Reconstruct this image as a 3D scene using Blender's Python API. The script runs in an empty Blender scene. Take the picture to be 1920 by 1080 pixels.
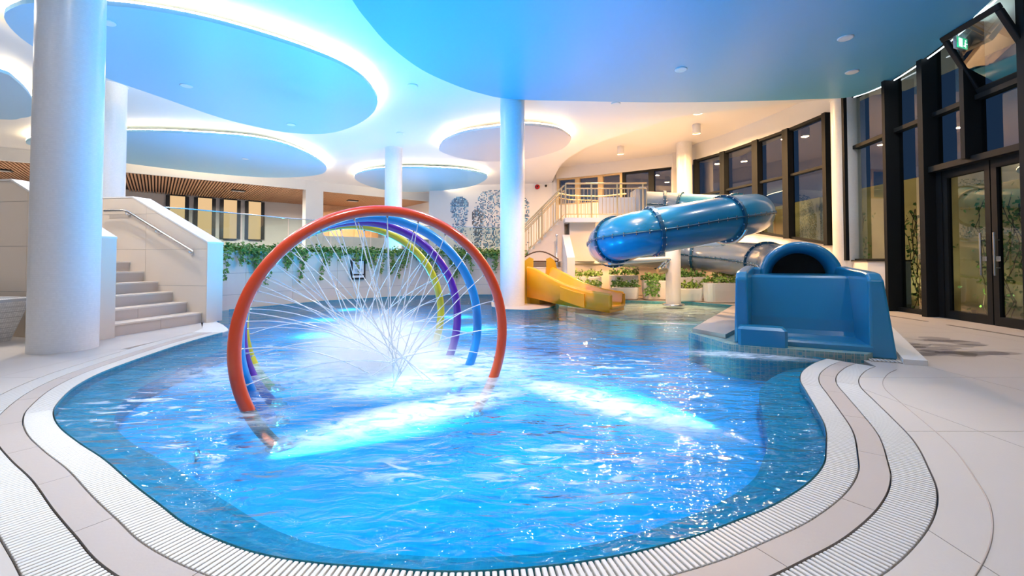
import bpy, math, random
from mathutils import Vector, Matrix
from mathutils.geometry import tessellate_polygon
R = math.radians
PI = math.pi
random.seed(7)
col = bpy.context.scene.collection
scn = bpy.context.scene

# ------------------------------------------------------------------ camera, world, exposure
cam_d = bpy.data.cameras.new('camera')
cam_d.sensor_width = 36.0
cam_d.lens = 820.0 / 1920.0 * 36.0
cam_d.shift_y = -(540.0 - (490.0 - 820.0 * math.tan(R(1.4)))) / 1920.0
cam_d.clip_start = 0.05
cam = bpy.data.objects.new('camera', cam_d)
cam.location = (0, 0, 1.0)
cam.rotation_euler = (R(91.4), 0, 0)
col.objects.link(cam)
scn.camera = cam

w = bpy.data.worlds.new('dusk_sky')
w.use_nodes = True
w.node_tree.nodes['Background'].inputs[0].default_value = (0.035, 0.075, 0.17, 1)
w.node_tree.nodes['Background'].inputs[1].default_value = 0.6
scn.world = w
vs = scn.view_settings
vs.view_transform = 'Standard'
vs.look = 'None'
vs.gamma = 1.0
vs.use_curve_mapping = False
vs.exposure = 0.0
scn.cycles.max_bounces = 8
scn.cycles.diffuse_bounces = 3
scn.cycles.glossy_bounces = 3
scn.cycles.adaptive_threshold = 0.08
scn.cycles.adaptive_min_samples = 16
scn.cycles.transparent_max_bounces = 16
scn.cycles.volume_bounces = 3
scn.cycles.sample_clamp_indirect = 6.0
scn.cycles.caustics_reflective = False
scn.cycles.caustics_refractive = False

def area(name, loc, size, power, color, rot=(0, 0, 0), spread=170, shape='DISK'):
    d = bpy.data.lights.new(name, 'AREA')
    d.shape = shape
    d.size = size
    d.energy = power
    d.color = color
    d.spread = R(spread)
    o = bpy.data.objects.new(name, d)
    o.location = loc
    o.rotation_euler = rot
    col.objects.link(o)
    return o

def spot(name, loc, target, power, color, angle, blend=0.6, radius=0.05):
    d = bpy.data.lights.new(name, 'SPOT')
    d.energy = power
    d.color = color
    d.spot_size = R(angle)
    d.spot_blend = blend
    d.shadow_soft_size = radius
    o = bpy.data.objects.new(name, d)
    o.location = loc
    o.rotation_euler = (Vector(target) - Vector(loc)).to_track_quat('-Z', 'Y').to_euler()
    col.objects.link(o)
    return o

COOL = (0.86, 0.93, 1.0)
WARM = (1.0, 0.56, 0.24)
AZURE = (0.02, 0.52, 1.0)
# recessed ceiling downlights over the hall (housings are built further down)
DOWN = [(2.56, 10.7), (3.24, 8.3), (5.49, 7.11), (6.6, 8.4), (-6.78, 9.02), (-5.9, 11.6), (-2.2, 9.6), (0.6, 5.2),
        (3.4, 4.6), (-0.6, 1.0), (3.4, 1.2), (-3.6, 3.0), (5.6, 3.6), (-3.4, 13.2), (-9.6, 6.6), (-1.4, 16.2), (-9.5, 15.5), (-6.2, 0.5), (-6.2, 6.6), (-7.9, 5.6)]  # last pair added to warm and brighten the stair walls
def over_cloud(x, y):
    return -2.0 < x < 7.4 and y < 9.6
def zlamp(x, y):
    return 4.66 if over_cloud(x, y) else 4.64 if ((x, y) in [(-6.78, 9.02), (-5.9, 11.6), (-9.5, 15.5), (-6.2, 6.6)]) else 4.87
for (x, y) in DOWN:
    area('downlight_lamp', (x, y, zlamp(x, y)), 0.16, 75 if (-8.5 < x < -5.8 and 5 < y < 7) else 26, (1.0, 0.88, 0.76), (0, 0, 0), 165)
# warm lamps under the raised ceiling by the slide tower
WARMS = [(4.35, 17.4), (6.2, 14.6), (3.05, 15.6), (5.4, 12.6)]
for (x, y) in WARMS:
    area('warm_lamp', (x, y, 5.3), 0.22, 420, WARM, (0, 0, 0), 175)
for (x, y, z, tx, ty, p_) in ((3.3, 9.2, 4.66, 3.6, 11.6, 700), (1.6, 8.6, 4.66, 1.9, 11.4, 650), (1.2, 6.6, 4.66, 1.35, 9.5, 900), (5.9, 9.4, 4.66, 5.2, 11.6, 600)):  # warm fill spots added for slide, terrace and planters, no fixtures
    spot('terrace_fill_spot', (x, y, z), (tx, ty, 0), p_, WARM, 70, 0.7, 0.06)
area('tower_fill_lamp', (2.9, 12.25, 2.06), 0.14, 70, WARM, (0, 0, 0), 170)  # warm fill added under the platform to brighten the planters
# unseen blue fill lights added behind the ivy to tint the ceiling
FLOOD_FILL = [(-5.9, 11.6), (-3.6, 14.0), (-9.2, 13.2), (-6.8, 15.6), (-3.6, 18.4)]
for (x, y) in FLOOD_FILL:
    area('flood_fill_lamp', (x, y, 1.16), 0.2, 62, (0.06, 0.48, 1.0), (PI, 0, 0), 170)
# underwater lamps of the pool
UNDER = [(-1.6, 6.4), (-2.7, 6.0), (-3.2, 7.6), (-1.0, 8.0), (-0.6, 6.6), (-3.4, 9.2)]
for (x, y) in UNDER:
    area('pool_lamp', (x, y, -0.27), 0.10, 78, AZURE, (PI, 0, 0), 160)
# white fill spots added at ceiling height to brighten pool, foam and mist
POOL_FILL = [((0.6, 5.2), (-0.9, 4.0)), ((3.4, 4.6), (1.0, 3.4)), ((-0.6, 1.0), (-0.9, 3.2)), ((-3.6, 3.0), (-2.2, 4.2)), ((3.24, 8.3), (0.6, 6.4)), ((-2.2, 9.6), (-2.2, 7.4))]
for (p_, q_) in POOL_FILL:
    spot('pool_fill_spot', (p_[0], p_[1], 4.6 if p_[0] > -2 else 4.85), (q_[0], q_[1], 0), 480, (0.96, 0.98, 1.0), 62, 0.7, 0.06)
BEAM = (0.92, 0.97, 1.0)
spot('beam_lamp', (-1.86, 2.74, -0.17), (-0.2, 4.2, -0.30), 900, BEAM, 34, 0.6, 0.04)
spot('beam_lamp', (1.80, 3.22, -0.17), (0.6, 4.68, -0.30), 900, BEAM, 34, 0.6, 0.04)
spot('beam_lamp', (4.1, 8.35, -0.12), (2.2, 7.6, -0.30), 250, BEAM, 50, 0.6, 0.04)

# ------------------------------------------------------------------ helpers
class MB:
    def __init__(s):
        s.v, s.f, s.sm, s.mi = [], [], [], []
        s.cm = 0
    def add(s, vs_, fs, smooth=False, M=None):
        b = len(s.v)
        for p in vs_:
            p = Vector(p)
            s.v.append(M @ p if M else p)
        for q in fs:
            s.f.append([b + i for i in q]); s.sm.append(smooth); s.mi.append(s.cm)
        return s
    def box(s, x0, x1, y0, y1, z0, z1, M=None):
        vs_ = [(x0, y0, z0), (x1, y0, z0), (x1, y1, z0), (x0, y1, z0), (x0, y0, z1), (x1, y0, z1), (x1, y1, z1), (x0, y1, z1)]
        return s.add(vs_, [(0, 3, 2, 1), (4, 5, 6, 7), (0, 1, 5, 4), (1, 2, 6, 5), (2, 3, 7, 6), (3, 0, 4, 7)], False, M)
    def rbox(s, x0, x1, y0, y1, z0, z1, b, M=None):
        # box with chamfered edges: three stacked rings at each end
        def ring(i, z):
            return [(x0 + i + b, y0 + i, z), (x1 - i - b, y0 + i, z), (x1 - i, y0 + i + b, z), (x1 - i, y1 - i - b, z),
                    (x1 - i - b, y1 - i, z), (x0 + i + b, y1 - i, z), (x0 + i, y1 - i - b, z), (x0 + i, y0 + i + b, z)]
        rs = [ring(b, z0), ring(0, z0 + b), ring(0, z1 - b), ring(b, z1)]
        vs_ = sum(rs, [])
        fs = [list(range(7, -1, -1)), [24 + i for i in range(8)]]
        for k in range(3):
            for i in range(8):
                j = (i + 1) % 8
                fs.append((k * 8 + i, k * 8 + j, k * 8 + 8 + j, k * 8 + 8 + i))
        return s.add(vs_, fs, False, M)
    def prism(s, poly, z0, z1, top=True, bottom=True, side=True):
        n = len(poly)
        z0f = z0 if callable(z0) else (lambda i: z0)
        z1f = z1 if callable(z1) else (lambda i: z1)
        vs_ = [(p[0], p[1], z0f(i)) for i, p in enumerate(poly)] + [(p[0], p[1], z1f(i)) for i, p in enumerate(poly)]
        tri = tessellate_polygon([[Vector((p[0], p[1], 0)) for p in poly]])
        fs = []
        for t in tri:
            a, b, c = t
            A, B, C_ = poly[a], poly[b], poly[c]
            cr = (B[0] - A[0]) * (C_[1] - A[1]) - (B[1] - A[1]) * (C_[0] - A[0])
            if cr < 0: a, c = c, a
            if top: fs.append((n + a, n + b, n + c))
            if bottom: fs.append((c, b, a))
        ar = sum(poly[i][0] * poly[(i + 1) % n][1] - poly[(i + 1) % n][0] * poly[i][1] for i in range(n))
        if side:
            for i in range(n):
                j = (i + 1) % n
                fs.append((i, j, n + j, n + i) if ar > 0 else (j, i, n + i, n + j))
        return s.add(vs_, fs)
    def tube(s, path, r, n=10, closed=False, cap=True, smooth=True, M=None):
        P = [Vector(p) for p in path]
        m = len(P)
        rr = r if callable(r) else (lambda i: r)
        vs_, fs = [], []
        up = None
        for i in range(m):
            if closed: t = (P[(i + 1) % m] - P[i - 1])
            else: t = P[min(i + 1, m - 1)] - P[max(i - 1, 0)]
            t.normalize()
            if up is None:
                up = Vector((0, 0, 1)) if abs(t.z) < 0.9 else Vector((0, 1, 0))
            a = t.cross(up)
            if a.length < 1e-5: a = t.cross(Vector((1, 0.1, 0)))
            a.normalize(); b = a.cross(t).normalized(); up = b
            for k in range(n):
                th = 2 * PI * k / n
                vs_.append(P[i] + (a * math.cos(th) + b * math.sin(th)) * rr(i))
        for i in range(m if closed else m - 1):
            j = (i + 1) % m
            for k in range(n):
                l = (k + 1) % n
                fs.append((i * n + k, i * n + l, j * n + l, j * n + k))
        s.add(vs_, fs, smooth, M)
        if cap and not closed:
            s.add([vs_[k] for k in range(n)], [list(range(n - 1, -1, -1))], False, M)
            s.add([vs_[(m - 1) * n + k] for k in range(n)], [list(range(n))], False, M)
        return s
    def lathe(s, prof, n=24, M=None, smooth=True):
        vs_, fs = [], []
        for (r, z) in prof:
            for k in range(n):
                th = 2 * PI * k / n
                vs_.append((r * math.cos(th), r * math.sin(th), z))
        for i in range(len(prof) - 1):
            for k in range(n):
                l = (k + 1) % n
                fs.append((i * n + k, i * n + l, (i + 1) * n + l, (i + 1) * n + k))
        s.add(vs_, fs, smooth, M)
        if prof[0][0] > 1e-4: s.add(vs_[:n], [list(range(n - 1, -1, -1))], False, M)
        if prof[-1][0] > 1e-4: s.add(vs_[-n:], [list(range(n))], False, M)
        return s
    def mesh(s, name, mats):
        me = bpy.data.meshes.new(name)
        me.from_pydata([tuple(p) for p in s.v], [], s.f)
        me.polygons.foreach_set('use_smooth', s.sm)
        for m in (mats if isinstance(mats, (list, tuple)) else [mats]): me.materials.append(m)
        me.polygons.foreach_set('material_index', s.mi)
        me.update()
        return me
    def build(s, name, mats, parent=None, loc=None, kind=None):
        o = bpy.data.objects.new(name, s.mesh(name, mats))
        col.objects.link(o)
        if parent:
            o.parent = parent
        if loc: o.location = loc
        if kind: o['kind'] = kind
        return o

def tag(o, label=None, cat=None, group=None, kind=None):
    if label: o['label'] = label
    if cat: o['category'] = cat
    if group: o['group'] = group
    if kind: o['kind'] = kind
    return o
def thing(name, label, cat, loc=(0, 0, 0), rz=0, group=None):
    o = bpy.data.objects.new(name, None)
    o.empty_display_size = 0.1
    o.location = loc
    o.rotation_euler = (0, 0, rz)
    col.objects.link(o)
    return tag(o, label, cat, group)
def struct(o):
    o['kind'] = 'structure'
    return o
def inst(name, me, parent, loc, rz=0, rot=None, scale=None):
    o = bpy.data.objects.new(name, me)
    col.objects.link(o)
    o.parent = parent
    o.location = loc
    o.rotation_euler = rot if rot else (0, 0, rz)
    if scale: o.scale = scale
    return o
def catmull(pts, step=0.1, closed=False):
    P = [Vector(p) for p in pts]
    n = len(P)
    out = []
    for i in range(n if closed else n - 1):
        if closed: a, b, c, d = P[i - 1], P[i], P[(i + 1) % n], P[(i + 2) % n]
        else: a, b, c, d = P[max(i - 1, 0)], P[i], P[i + 1], P[min(i + 2, n - 1)]
        k = max(1, int(math.ceil((c - b).length / step)))
        for j in range(k):
            t = j / k
            out.append(0.5 * ((2 * b) + (c - a) * t + (2 * a - 5 * b + 4 * c - d) * t * t + (3 * b - a - 3 * c + d) * t ** 3))
    if not closed: out.append(P[-1])
    return out
def resample(P, step):
    P = [Vector(p) for p in P]
    out = [P[0]]
    acc = 0.0
    for i in range(len(P) - 1):
        seg = (P[i + 1] - P[i]).length
        d = step - acc
        while d <= seg:
            out.append(P[i].lerp(P[i + 1], d / seg)); d += step
        acc = seg - (d - step)
    return out
def normals2d(P):
    out = []
    for i in range(len(P)):
        t = P[min(i + 1, len(P) - 1)] - P[max(i - 1, 0)]
        out.append(Vector((-t.y, t.x)).normalized())
    return out
def area2(p):
    return sum(p[i][0] * p[(i + 1) % len(p)][1] - p[(i + 1) % len(p)][0] * p[i][1] for i in range(len(p))) / 2
def inset(poly, d):
    # offset a closed CCW outline inwards by d
    n = len(poly)
    out = []
    for i in range(n):
        t = Vector(poly[(i + 1) % n][:2]) - Vector(poly[i - 1][:2])
        nn = Vector((-t.y, t.x)).normalized()
        out.append((poly[i][0] + nn.x * d, poly[i][1] + nn.y * d))
    return out
def clip_rect(poly, x0, x1, y0, y1):
    def clip(ps, ins, cut):
        o = []
        for i in range(len(ps)):
            a, b = ps[i - 1], ps[i]
            ia, ib = ins(a), ins(b)
            if ib:
                if not ia: o.append(cut(a, b))
                o.append(b)
            elif ia: o.append(cut(a, b))
        return o
    def cx(v):
        return lambda a, b: (v, a[1] + (b[1] - a[1]) * (v - a[0]) / (b[0] - a[0]))
    def cy(v):
        return lambda a, b: (a[0] + (b[0] - a[0]) * (v - a[1]) / (b[1] - a[1]), v)
    for ins, cut in ((lambda p: p[0] >= x0, cx(x0)), (lambda p: p[0] <= x1, cx(x1)), (lambda p: p[1] >= y0, cy(y0)), (lambda p: p[1] <= y1, cy(y1))):
        if not poly: return []
        poly = clip(poly, ins, cut)
    return poly

# ------------------------------------------------------------------ materials
def new_mat(name):
    m = bpy.data.materials.new(name)
    m.use_nodes = True
    nt = m.node_tree
    nt.nodes.clear()
    out = nt.nodes.new('ShaderNodeOutputMaterial')
    return m, nt, out
def N(nt, t, **kw):
    n = nt.nodes.new(t)
    for k, v in kw.items():
        if hasattr(n, k): setattr(n, k, v)
    return n
def coords(nt, scale=1.0):
    tc = N(nt, 'ShaderNodeTexCoord')
    mp = N(nt, 'ShaderNodeMapping')
    s_ = scale if isinstance(scale, tuple) else (scale,) * 3
    mp.inputs['Scale'].default_value = s_
    nt.links.new(tc.outputs['Object'], mp.inputs['Vector'])
    return mp.outputs['Vector']
def surf(name, c, rough=0.5, metal=0.0, var=0.06, scale=3.0, bump=0.0, bscale=40.0, spec=0.5, coat=0.0):
    m, nt, out = new_mat(name)
    b = N(nt, 'ShaderNodeBsdfPrincipled')
    v = coords(nt)
    nz = N(nt, 'ShaderNodeTexNoise')
    nz.inputs['Scale'].default_value = scale
    nz.inputs['Detail'].default_value = 4
    nt.links.new(v, nz.inputs['Vector'])
    mx = N(nt, 'ShaderNodeMix', data_type='RGBA')
    mx.inputs[6].default_value = tuple(max(0, x * (1 - var)) for x in c) + (1,)
    mx.inputs[7].default_value = tuple(min(1, x * (1 + var)) for x in c) + (1,)
    nt.links.new(nz.outputs['Fac'], mx.inputs[0])
    nt.links.new(mx.outputs[2], b.inputs['Base Color'])
    b.inputs['Roughness'].default_value = rough
    b.inputs['Metallic'].default_value = metal
    b.inputs['Specular IOR Level'].default_value = spec
    b.inputs['Coat Weight'].default_value = coat
    b.inputs['Coat Roughness'].default_value = 0.12
    if bump:
        n2 = N(nt, 'ShaderNodeTexNoise')
        n2.inputs['Scale'].default_value = bscale
        nt.links.new(v, n2.inputs['Vector'])
        bp = N(nt, 'ShaderNodeBump')
        bp.inputs['Strength'].default_value = bump
        bp.inputs['Distance'].default_value = 0.02
        nt.links.new(n2.outputs['Fac'], bp.inputs['Height'])
        nt.links.new(bp.outputs[0], b.inputs['Normal'])
    nt.links.new(b.outputs[0], out.inputs[0])
    return m
def mosaic(name, c1, c2, grout, size, rough=0.3, cyl=False):
    # very small mosaic tiles: colour varies from tile to tile
    m, nt, out = new_mat(name)
    b = N(nt, 'ShaderNodeBsdfPrincipled')
    v = coords(nt, 1.0 / size)
    fl = N(nt, 'ShaderNodeVectorMath', operation='FLOOR')
    nt.links.new(v, fl.inputs[0])
    wn = N(nt, 'ShaderNodeTexWhiteNoise')
    nt.links.new(fl.outputs[0], wn.inputs['Vector'])
    mx = N(nt, 'ShaderNodeMix', data_type='RGBA')
    mx.inputs[6].default_value = c1 + (1,)
    mx.inputs[7].default_value = c2 + (1,)
    nt.links.new(wn.outputs['Value'], mx.inputs[0])
    fr = N(nt, 'ShaderNodeVectorMath', operation='FRACTION')
    nt.links.new(v, fr.inputs[0])
    sp = N(nt, 'ShaderNodeSeparateXYZ')
    nt.links.new(fr.outputs[0], sp.inputs[0])
    last = mx.outputs[2]
    for k in range(3):
        if cyl and k < 2: continue
        lt = N(nt, 'ShaderNodeMath', operation='LESS_THAN')
        lt.inputs[1].default_value = 0.1
        nt.links.new(sp.outputs[k], lt.inputs[0])
        m2 = N(nt, 'ShaderNodeMix', data_type='RGBA')
        nt.links.new(lt.outputs[0], m2.inputs[0])
        nt.links.new(last, m2.inputs[6])
        m2.inputs[7].default_value = grout + (1,)
        last = m2.outputs[2]
    nt.links.new(last, b.inputs['Base Color'])
    b.inputs['Roughness'].default_value = rough
    nt.links.new(b.outputs[0], out.inputs[0])
    return m
def emis(name, c, s):
    m, nt, out = new_mat(name)
    e = N(nt, 'ShaderNodeEmission')
    e.inputs[0].default_value = c + (1,)
    e.inputs[1].default_value = s
    nt.links.new(e.outputs[0], out.inputs[0])
    return m
def glass(name, tint, refl=1.5, rough=0.0, boost=0.0):
    m, nt, out = new_mat(name)
    t = N(nt, 'ShaderNodeBsdfTransparent'); t.inputs[0].default_value = tint + (1,)
    g = N(nt, 'ShaderNodeBsdfGlossy'); g.inputs['Roughness'].default_value = rough
    fr = N(nt, 'ShaderNodeFresnel'); fr.inputs['IOR'].default_value = refl
    ad = N(nt, 'ShaderNodeMath', operation='ADD', use_clamp=True); ad.inputs[1].default_value = boost
    nt.links.new(fr.outputs[0], ad.inputs[0])
    ge = N(nt, 'ShaderNodeNewGeometry')            # both faces of the pane reflect alike, no total inner reflection
    iv = N(nt, 'ShaderNodeMath', operation='SUBTRACT'); iv.inputs[0].default_value = 1.0
    nt.links.new(ge.outputs['Backfacing'], iv.inputs[1])
    mu = N(nt, 'ShaderNodeMath', operation='MULTIPLY')
    nt.links.new(ad.outputs[0], mu.inputs[0]); nt.links.new(iv.outputs[0], mu.inputs[1])
    ad = mu
    mx = N(nt, 'ShaderNodeMixShader')
    nt.links.new(ad.outputs[0], mx.inputs[0]); nt.links.new(t.outputs[0], mx.inputs[1]); nt.links.new(g.outputs[0], mx.inputs[2])
    nt.links.new(mx.outputs[0], out.inputs[0])
    return m

M = {}
M['white'] = surf('white_plaster', (0.86, 0.86, 0.86), 0.6, var=0.02, scale=0.6)
M['ceil'] = surf('ceiling_paint', (0.84, 0.85, 0.87), 0.45, var=0.015, scale=0.4)
M['cloudblue'] = surf('blue_lit_ceiling_paint', (0.13, 0.47, 0.73), 0.38, var=0.03, scale=0.4)  # blue of the pool lighting is put into this panel colour
M['diskblue'] = surf('blue_lit_panel_paint', (0.30, 0.66, 0.95), 0.35, var=0.03, scale=0.4)  # azure light on the ceiling mixed into the board colour
M['diskgrey'] = surf('grey_panel_paint', (0.66, 0.68, 0.74), 0.4, var=0.02, scale=0.4)
M['tile'] = surf('beige_floor_tile', (0.57, 0.52, 0.47), 0.42, var=0.06, scale=1.3, bump=0.04, bscale=60)
M['striptile'] = surf('greige_kerb_tile', (0.45, 0.39, 0.35), 0.45, var=0.06, scale=2.0, bump=0.04, bscale=60)
M['joint'] = surf('tile_joint', (0.32, 0.28, 0.25), 0.8)
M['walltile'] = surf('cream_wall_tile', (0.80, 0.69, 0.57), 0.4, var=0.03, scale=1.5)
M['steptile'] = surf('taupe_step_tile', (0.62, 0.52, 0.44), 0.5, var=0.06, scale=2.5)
M['coltile'] = mosaic('white_column_mosaic', (0.82, 0.82, 0.81), (0.86, 0.86, 0.85), (0.78, 0.78, 0.78), 0.022, 0.3, cyl=True)
M['white_mosaic'] = mosaic('white_bench_mosaic', (0.74, 0.74, 0.73), (0.86, 0.86, 0.85), (0.5, 0.5, 0.5), 0.025, 0.3)
M['slat'] = surf('white_plastic_grating', (0.72, 0.70, 0.66), 0.4, var=0.03)
M['channel'] = surf('dark_gutter_channel', (0.20, 0.18, 0.16), 0.7)
M['anthracite'] = surf('anthracite_aluminium', (0.014, 0.017, 0.02), 0.6, var=0.1, spec=0.15)
M['steel'] = surf('brushed_steel', (0.72, 0.72, 0.72), 0.22, 1.0, var=0.05)
M['gold'] = surf('warm_painted_steel', (0.66, 0.50, 0.28), 0.35, 0.3, var=0.05)
M['glass'] = glass('window_glass', (0.72, 0.78, 0.78), 1.5, 0.0, 0.10)
M['railglass'] = glass('balustrade_glass', (0.86, 0.93, 0.91), 1.45, 0.0, 0.03)
M['blue_slide'] = surf('blue_fibreglass', (0.012, 0.22, 0.42), 0.28, var=0.06, scale=2, coat=0.5)
M['flange'] = surf('dark_blue_flange', (0.006, 0.085, 0.17), 0.4, var=0.06)
M['greyblue'] = surf('grey_blue_fibreglass', (0.24, 0.31, 0.40), 0.24, var=0.06, scale=2, coat=0.5)
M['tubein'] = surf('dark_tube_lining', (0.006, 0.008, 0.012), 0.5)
M['ring_red'] = surf('orange_red_pipe', (0.62, 0.055, 0.012), 0.28, var=0.05, coat=0.6)
M['ring_blue'] = surf('azure_pipe', (0.005, 0.22, 0.62), 0.28, var=0.05, coat=0.6)
M['ring_purple'] = surf('violet_pipe', (0.08, 0.012, 0.30), 0.28, var=0.05, coat=0.6)
M['ring_yellow'] = surf('lime_yellow_pipe', (0.50, 0.46, 0.02), 0.3, var=0.05, coat=0.6)
M['yellow'] = surf('yellow_fibreglass', (1.0, 0.43, 0.005), 0.28, var=0.05, coat=0.5)
M['ochre'] = surf('ochre_panel', (0.50, 0.34, 0.01), 0.4, var=0.06)
M['wood'] = surf('larch_slat', (0.56, 0.32, 0.18), 0.55, var=0.16, scale=9)
M['woodback'] = surf('dark_soffit_backing', (0.05, 0.035, 0.03), 0.8)
M['pot'] = surf('white_planter', (0.82, 0.80, 0.77), 0.5, var=0.03)
M['soil'] = surf('dark_soil', (0.04, 0.025, 0.015), 0.9, bump=0.5)
M['leaf'] = surf('leaf_green', (0.11, 0.25, 0.04), 0.45, var=0.5, scale=14)
M['leafd'] = surf('ivy_green', (0.09, 0.22, 0.035), 0.45, var=0.5, scale=9)
M['leafl'] = surf('light_leaf_green', (0.20, 0.33, 0.05), 0.45, var=0.5, scale=14)
M['stem'] = surf('brown_stem', (0.08, 0.05, 0.03), 0.8)
M['led'] = emis('led_strip', (1.0, 0.74, 0.44), 28.0)
M['ledcool'] = emis('cool_led_line', (0.85, 0.95, 1.0), 4.0)
M['lampface'] = emis('lamp_diffuser', (1.0, 0.95, 0.88), 6.0)
M['roomlit'] = emis('lit_room', (1.0, 0.66, 0.34), 0.85)
M['black'] = surf('black_trim', (0.015, 0.015, 0.017), 0.4)
M['red'] = surf('red_plastic', (0.55, 0.01, 0.02), 0.4)
M['outwall'] = surf('mossy_concrete', (0.34, 0.31, 0.15), 0.8, var=0.3, scale=2.2)
M['outground'] = surf('outside_paving', (0.16, 0.16, 0.17), 0.8)
M['greywall'] = surf('grey_gallery_wall', (0.55, 0.55, 0.57), 0.6, var=0.02)

# pool finishes
M['poolfloor'] = mosaic('azure_pool_mosaic', (0.06, 0.50, 0.90), (0.08, 0.53, 0.92), (0.10, 0.56, 0.92), 0.03, 0.5)
M['poolledge'] = mosaic('teal_pool_mosaic', (0.03, 0.30, 0.42), (0.06, 0.38, 0.50), (0.10, 0.40, 0.48), 0.03, 0.4)
M['plinth'] = mosaic('green_blue_plinth_mosaic', (0.08, 0.30, 0.36), (0.30, 0.42, 0.34), (0.45, 0.45, 0.40), 0.035, 0.35)

def water_mat():
    m, nt, out = new_mat('pool_water')
    tc = N(nt, 'ShaderNodeTexCoord')
    L = nt.links.new
    def noise(scale, detail, dist=0.0, st=(1, 1, 1), rz=0.0, rough=0.5):
        mp = N(nt, 'ShaderNodeMapping')
        mp.inputs['Scale'].default_value = st
        mp.inputs['Rotation'].default_value = (0, 0, rz)
        L(tc.outputs['Object'], mp.inputs['Vector'])
        n = N(nt, 'ShaderNodeTexNoise')
        n.inputs['Scale'].default_value = scale
        n.inputs['Detail'].default_value = detail
        n.inputs['Distortion'].default_value = dist
        n.inputs['Roughness'].default_value = rough
        L(mp.outputs[0], n.inputs['Vector'])
        return n.outputs['Fac']
    def math_(op, a, b, clamp=False):
        n = N(nt, 'ShaderNodeMath', operation=op, use_clamp=clamp)
        for i, x in enumerate((a, b)):
            if isinstance(x, (int, float)): n.inputs[i].default_value = x
            else: L(x, n.inputs[i])
        return n.outputs[0]
    h = math_('ADD', math_('MULTIPLY', noise(2.2, 3, 0.6, (0.6, 1.5, 1), 0.25), 1.0), math_('MULTIPLY', noise(7, 3, 0.8, (0.7, 1.5, 1), -0.2), 0.5))
    bp = N(nt, 'ShaderNodeBump')
    bp.inputs['Strength'].default_value = 0.55
    bp.inputs['Distance'].default_value = 0.10
    L(h, bp.inputs['Height'])
    fr = N(nt, 'ShaderNodeFresnel'); fr.inputs['IOR'].default_value = 1.42
    L(bp.outputs[0], fr.inputs['Normal'])
    t0 = N(nt, 'ShaderNodeBsdfTransparent'); t0.inputs[0].default_value = (0.24, 0.84, 1.0, 1)
    tb = N(nt, 'ShaderNodeBsdfTranslucent'); tb.inputs[0].default_value = (0.30, 0.78, 1.0, 1)
    t = N(nt, 'ShaderNodeMixShader'); t.inputs[0].default_value = 0.05
    L(t0.outputs[0], t.inputs[1]); L(tb.outputs[0], t.inputs[2])
    g = N(nt, 'ShaderNodeBsdfGlossy'); g.inputs['Roughness'].default_value = 0.04
    L(bp.outputs[0], g.inputs['Normal'])
    mx = N(nt, 'ShaderNodeMixShader')
    L(fr.outputs[0], mx.inputs[0]); L(t.outputs[0], mx.inputs[1]); L(g.outputs[0], mx.inputs[2])
    # white aerated foam at jets and run-out; lamp beams painted in too
    foam_beams = None
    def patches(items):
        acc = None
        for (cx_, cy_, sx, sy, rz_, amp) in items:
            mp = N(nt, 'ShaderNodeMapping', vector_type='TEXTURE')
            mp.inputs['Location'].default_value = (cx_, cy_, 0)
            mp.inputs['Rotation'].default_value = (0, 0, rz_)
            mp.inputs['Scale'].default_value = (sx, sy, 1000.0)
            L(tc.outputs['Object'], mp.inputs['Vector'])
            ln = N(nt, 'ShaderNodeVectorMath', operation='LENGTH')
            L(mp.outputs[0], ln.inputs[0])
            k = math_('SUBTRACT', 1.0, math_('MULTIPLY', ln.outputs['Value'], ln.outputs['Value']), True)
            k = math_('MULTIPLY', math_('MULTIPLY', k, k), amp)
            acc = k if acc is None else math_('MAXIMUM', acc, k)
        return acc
    # over the shallow shelf the water is too thin to tint much
    shal = math_('MULTIPLY', patches(((3.0, 9.35, 2.3, 2.6, 0.3, 1.0),)), 3.0, True)
    tn = N(nt, 'ShaderNodeMix', data_type='RGBA')
    tn.inputs[6].default_value = (0.24, 0.84, 1.0, 1); tn.inputs[7].default_value = (0.80, 0.95, 1.0, 1)
    L(shal, tn.inputs[0]); L(tn.outputs[2], t0.inputs[0])
    foam_beams = patches(((-1.0, 4.25, 1.7, 1.3, 0, 1.25), (2.55, 4.75, 0.95, 0.28, -0.3, 1.0), (-2.5, 4.1, 0.9, 0.9, 0, 0.6), (-0.25, 3.75, 0.4, 0.35, 0, 0.6), (-1.7, 2.85, 0.4, 0.3, 0, 0.5),
                                        (-0.62, 2.98, 1.15, 0.34, 0.69, 1.6), (0.62, 3.2, 1.15, 0.30, 2.33, 1.6), (2.6, 7.15, 0.65, 0.12, -0.2, 1.3)))  # last three streaks paint the underwater lamp beams in white
    glint_fleck = patches(((-2.45, 3.15, 1.0, 0.7, 0.5, 1.2), (-1.7, 2.45, 0.6, 0.3, -0.5, 1.1), (0.25, 2.2, 0.75, 0.45, 0.1, 1.0), (-0.4, 2.15, 0.5, 0.3, 0, 0.8), (1.0, 4.3, 1.2, 0.9, 0.4, 0.8), (0.2, 6.5, 1.6, 1.4, 0, 0.7), (-2.9, 4.9, 0.8, 0.7, 0, 0.9), (2.0, 8.6, 1.2, 1.0, 0, 0.6)))  # white water reflections painted on as foam-like flecks
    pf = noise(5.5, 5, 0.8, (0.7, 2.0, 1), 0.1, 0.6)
    glint_fleck = math_('MULTIPLY', glint_fleck, math_('MULTIPLY', math_('SUBTRACT', pf, 0.545, True), 11.0, True))
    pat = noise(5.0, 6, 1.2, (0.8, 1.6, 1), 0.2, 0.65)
    fm = math_('MULTIPLY', math_('MULTIPLY', foam_beams, math_('MULTIPLY', math_('SUBTRACT', pat, 0.32, True), 4.0, True)), 0.85, True)
    fm = math_('MAXIMUM', fm, math_('MULTIPLY', glint_fleck, 0.75))
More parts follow.
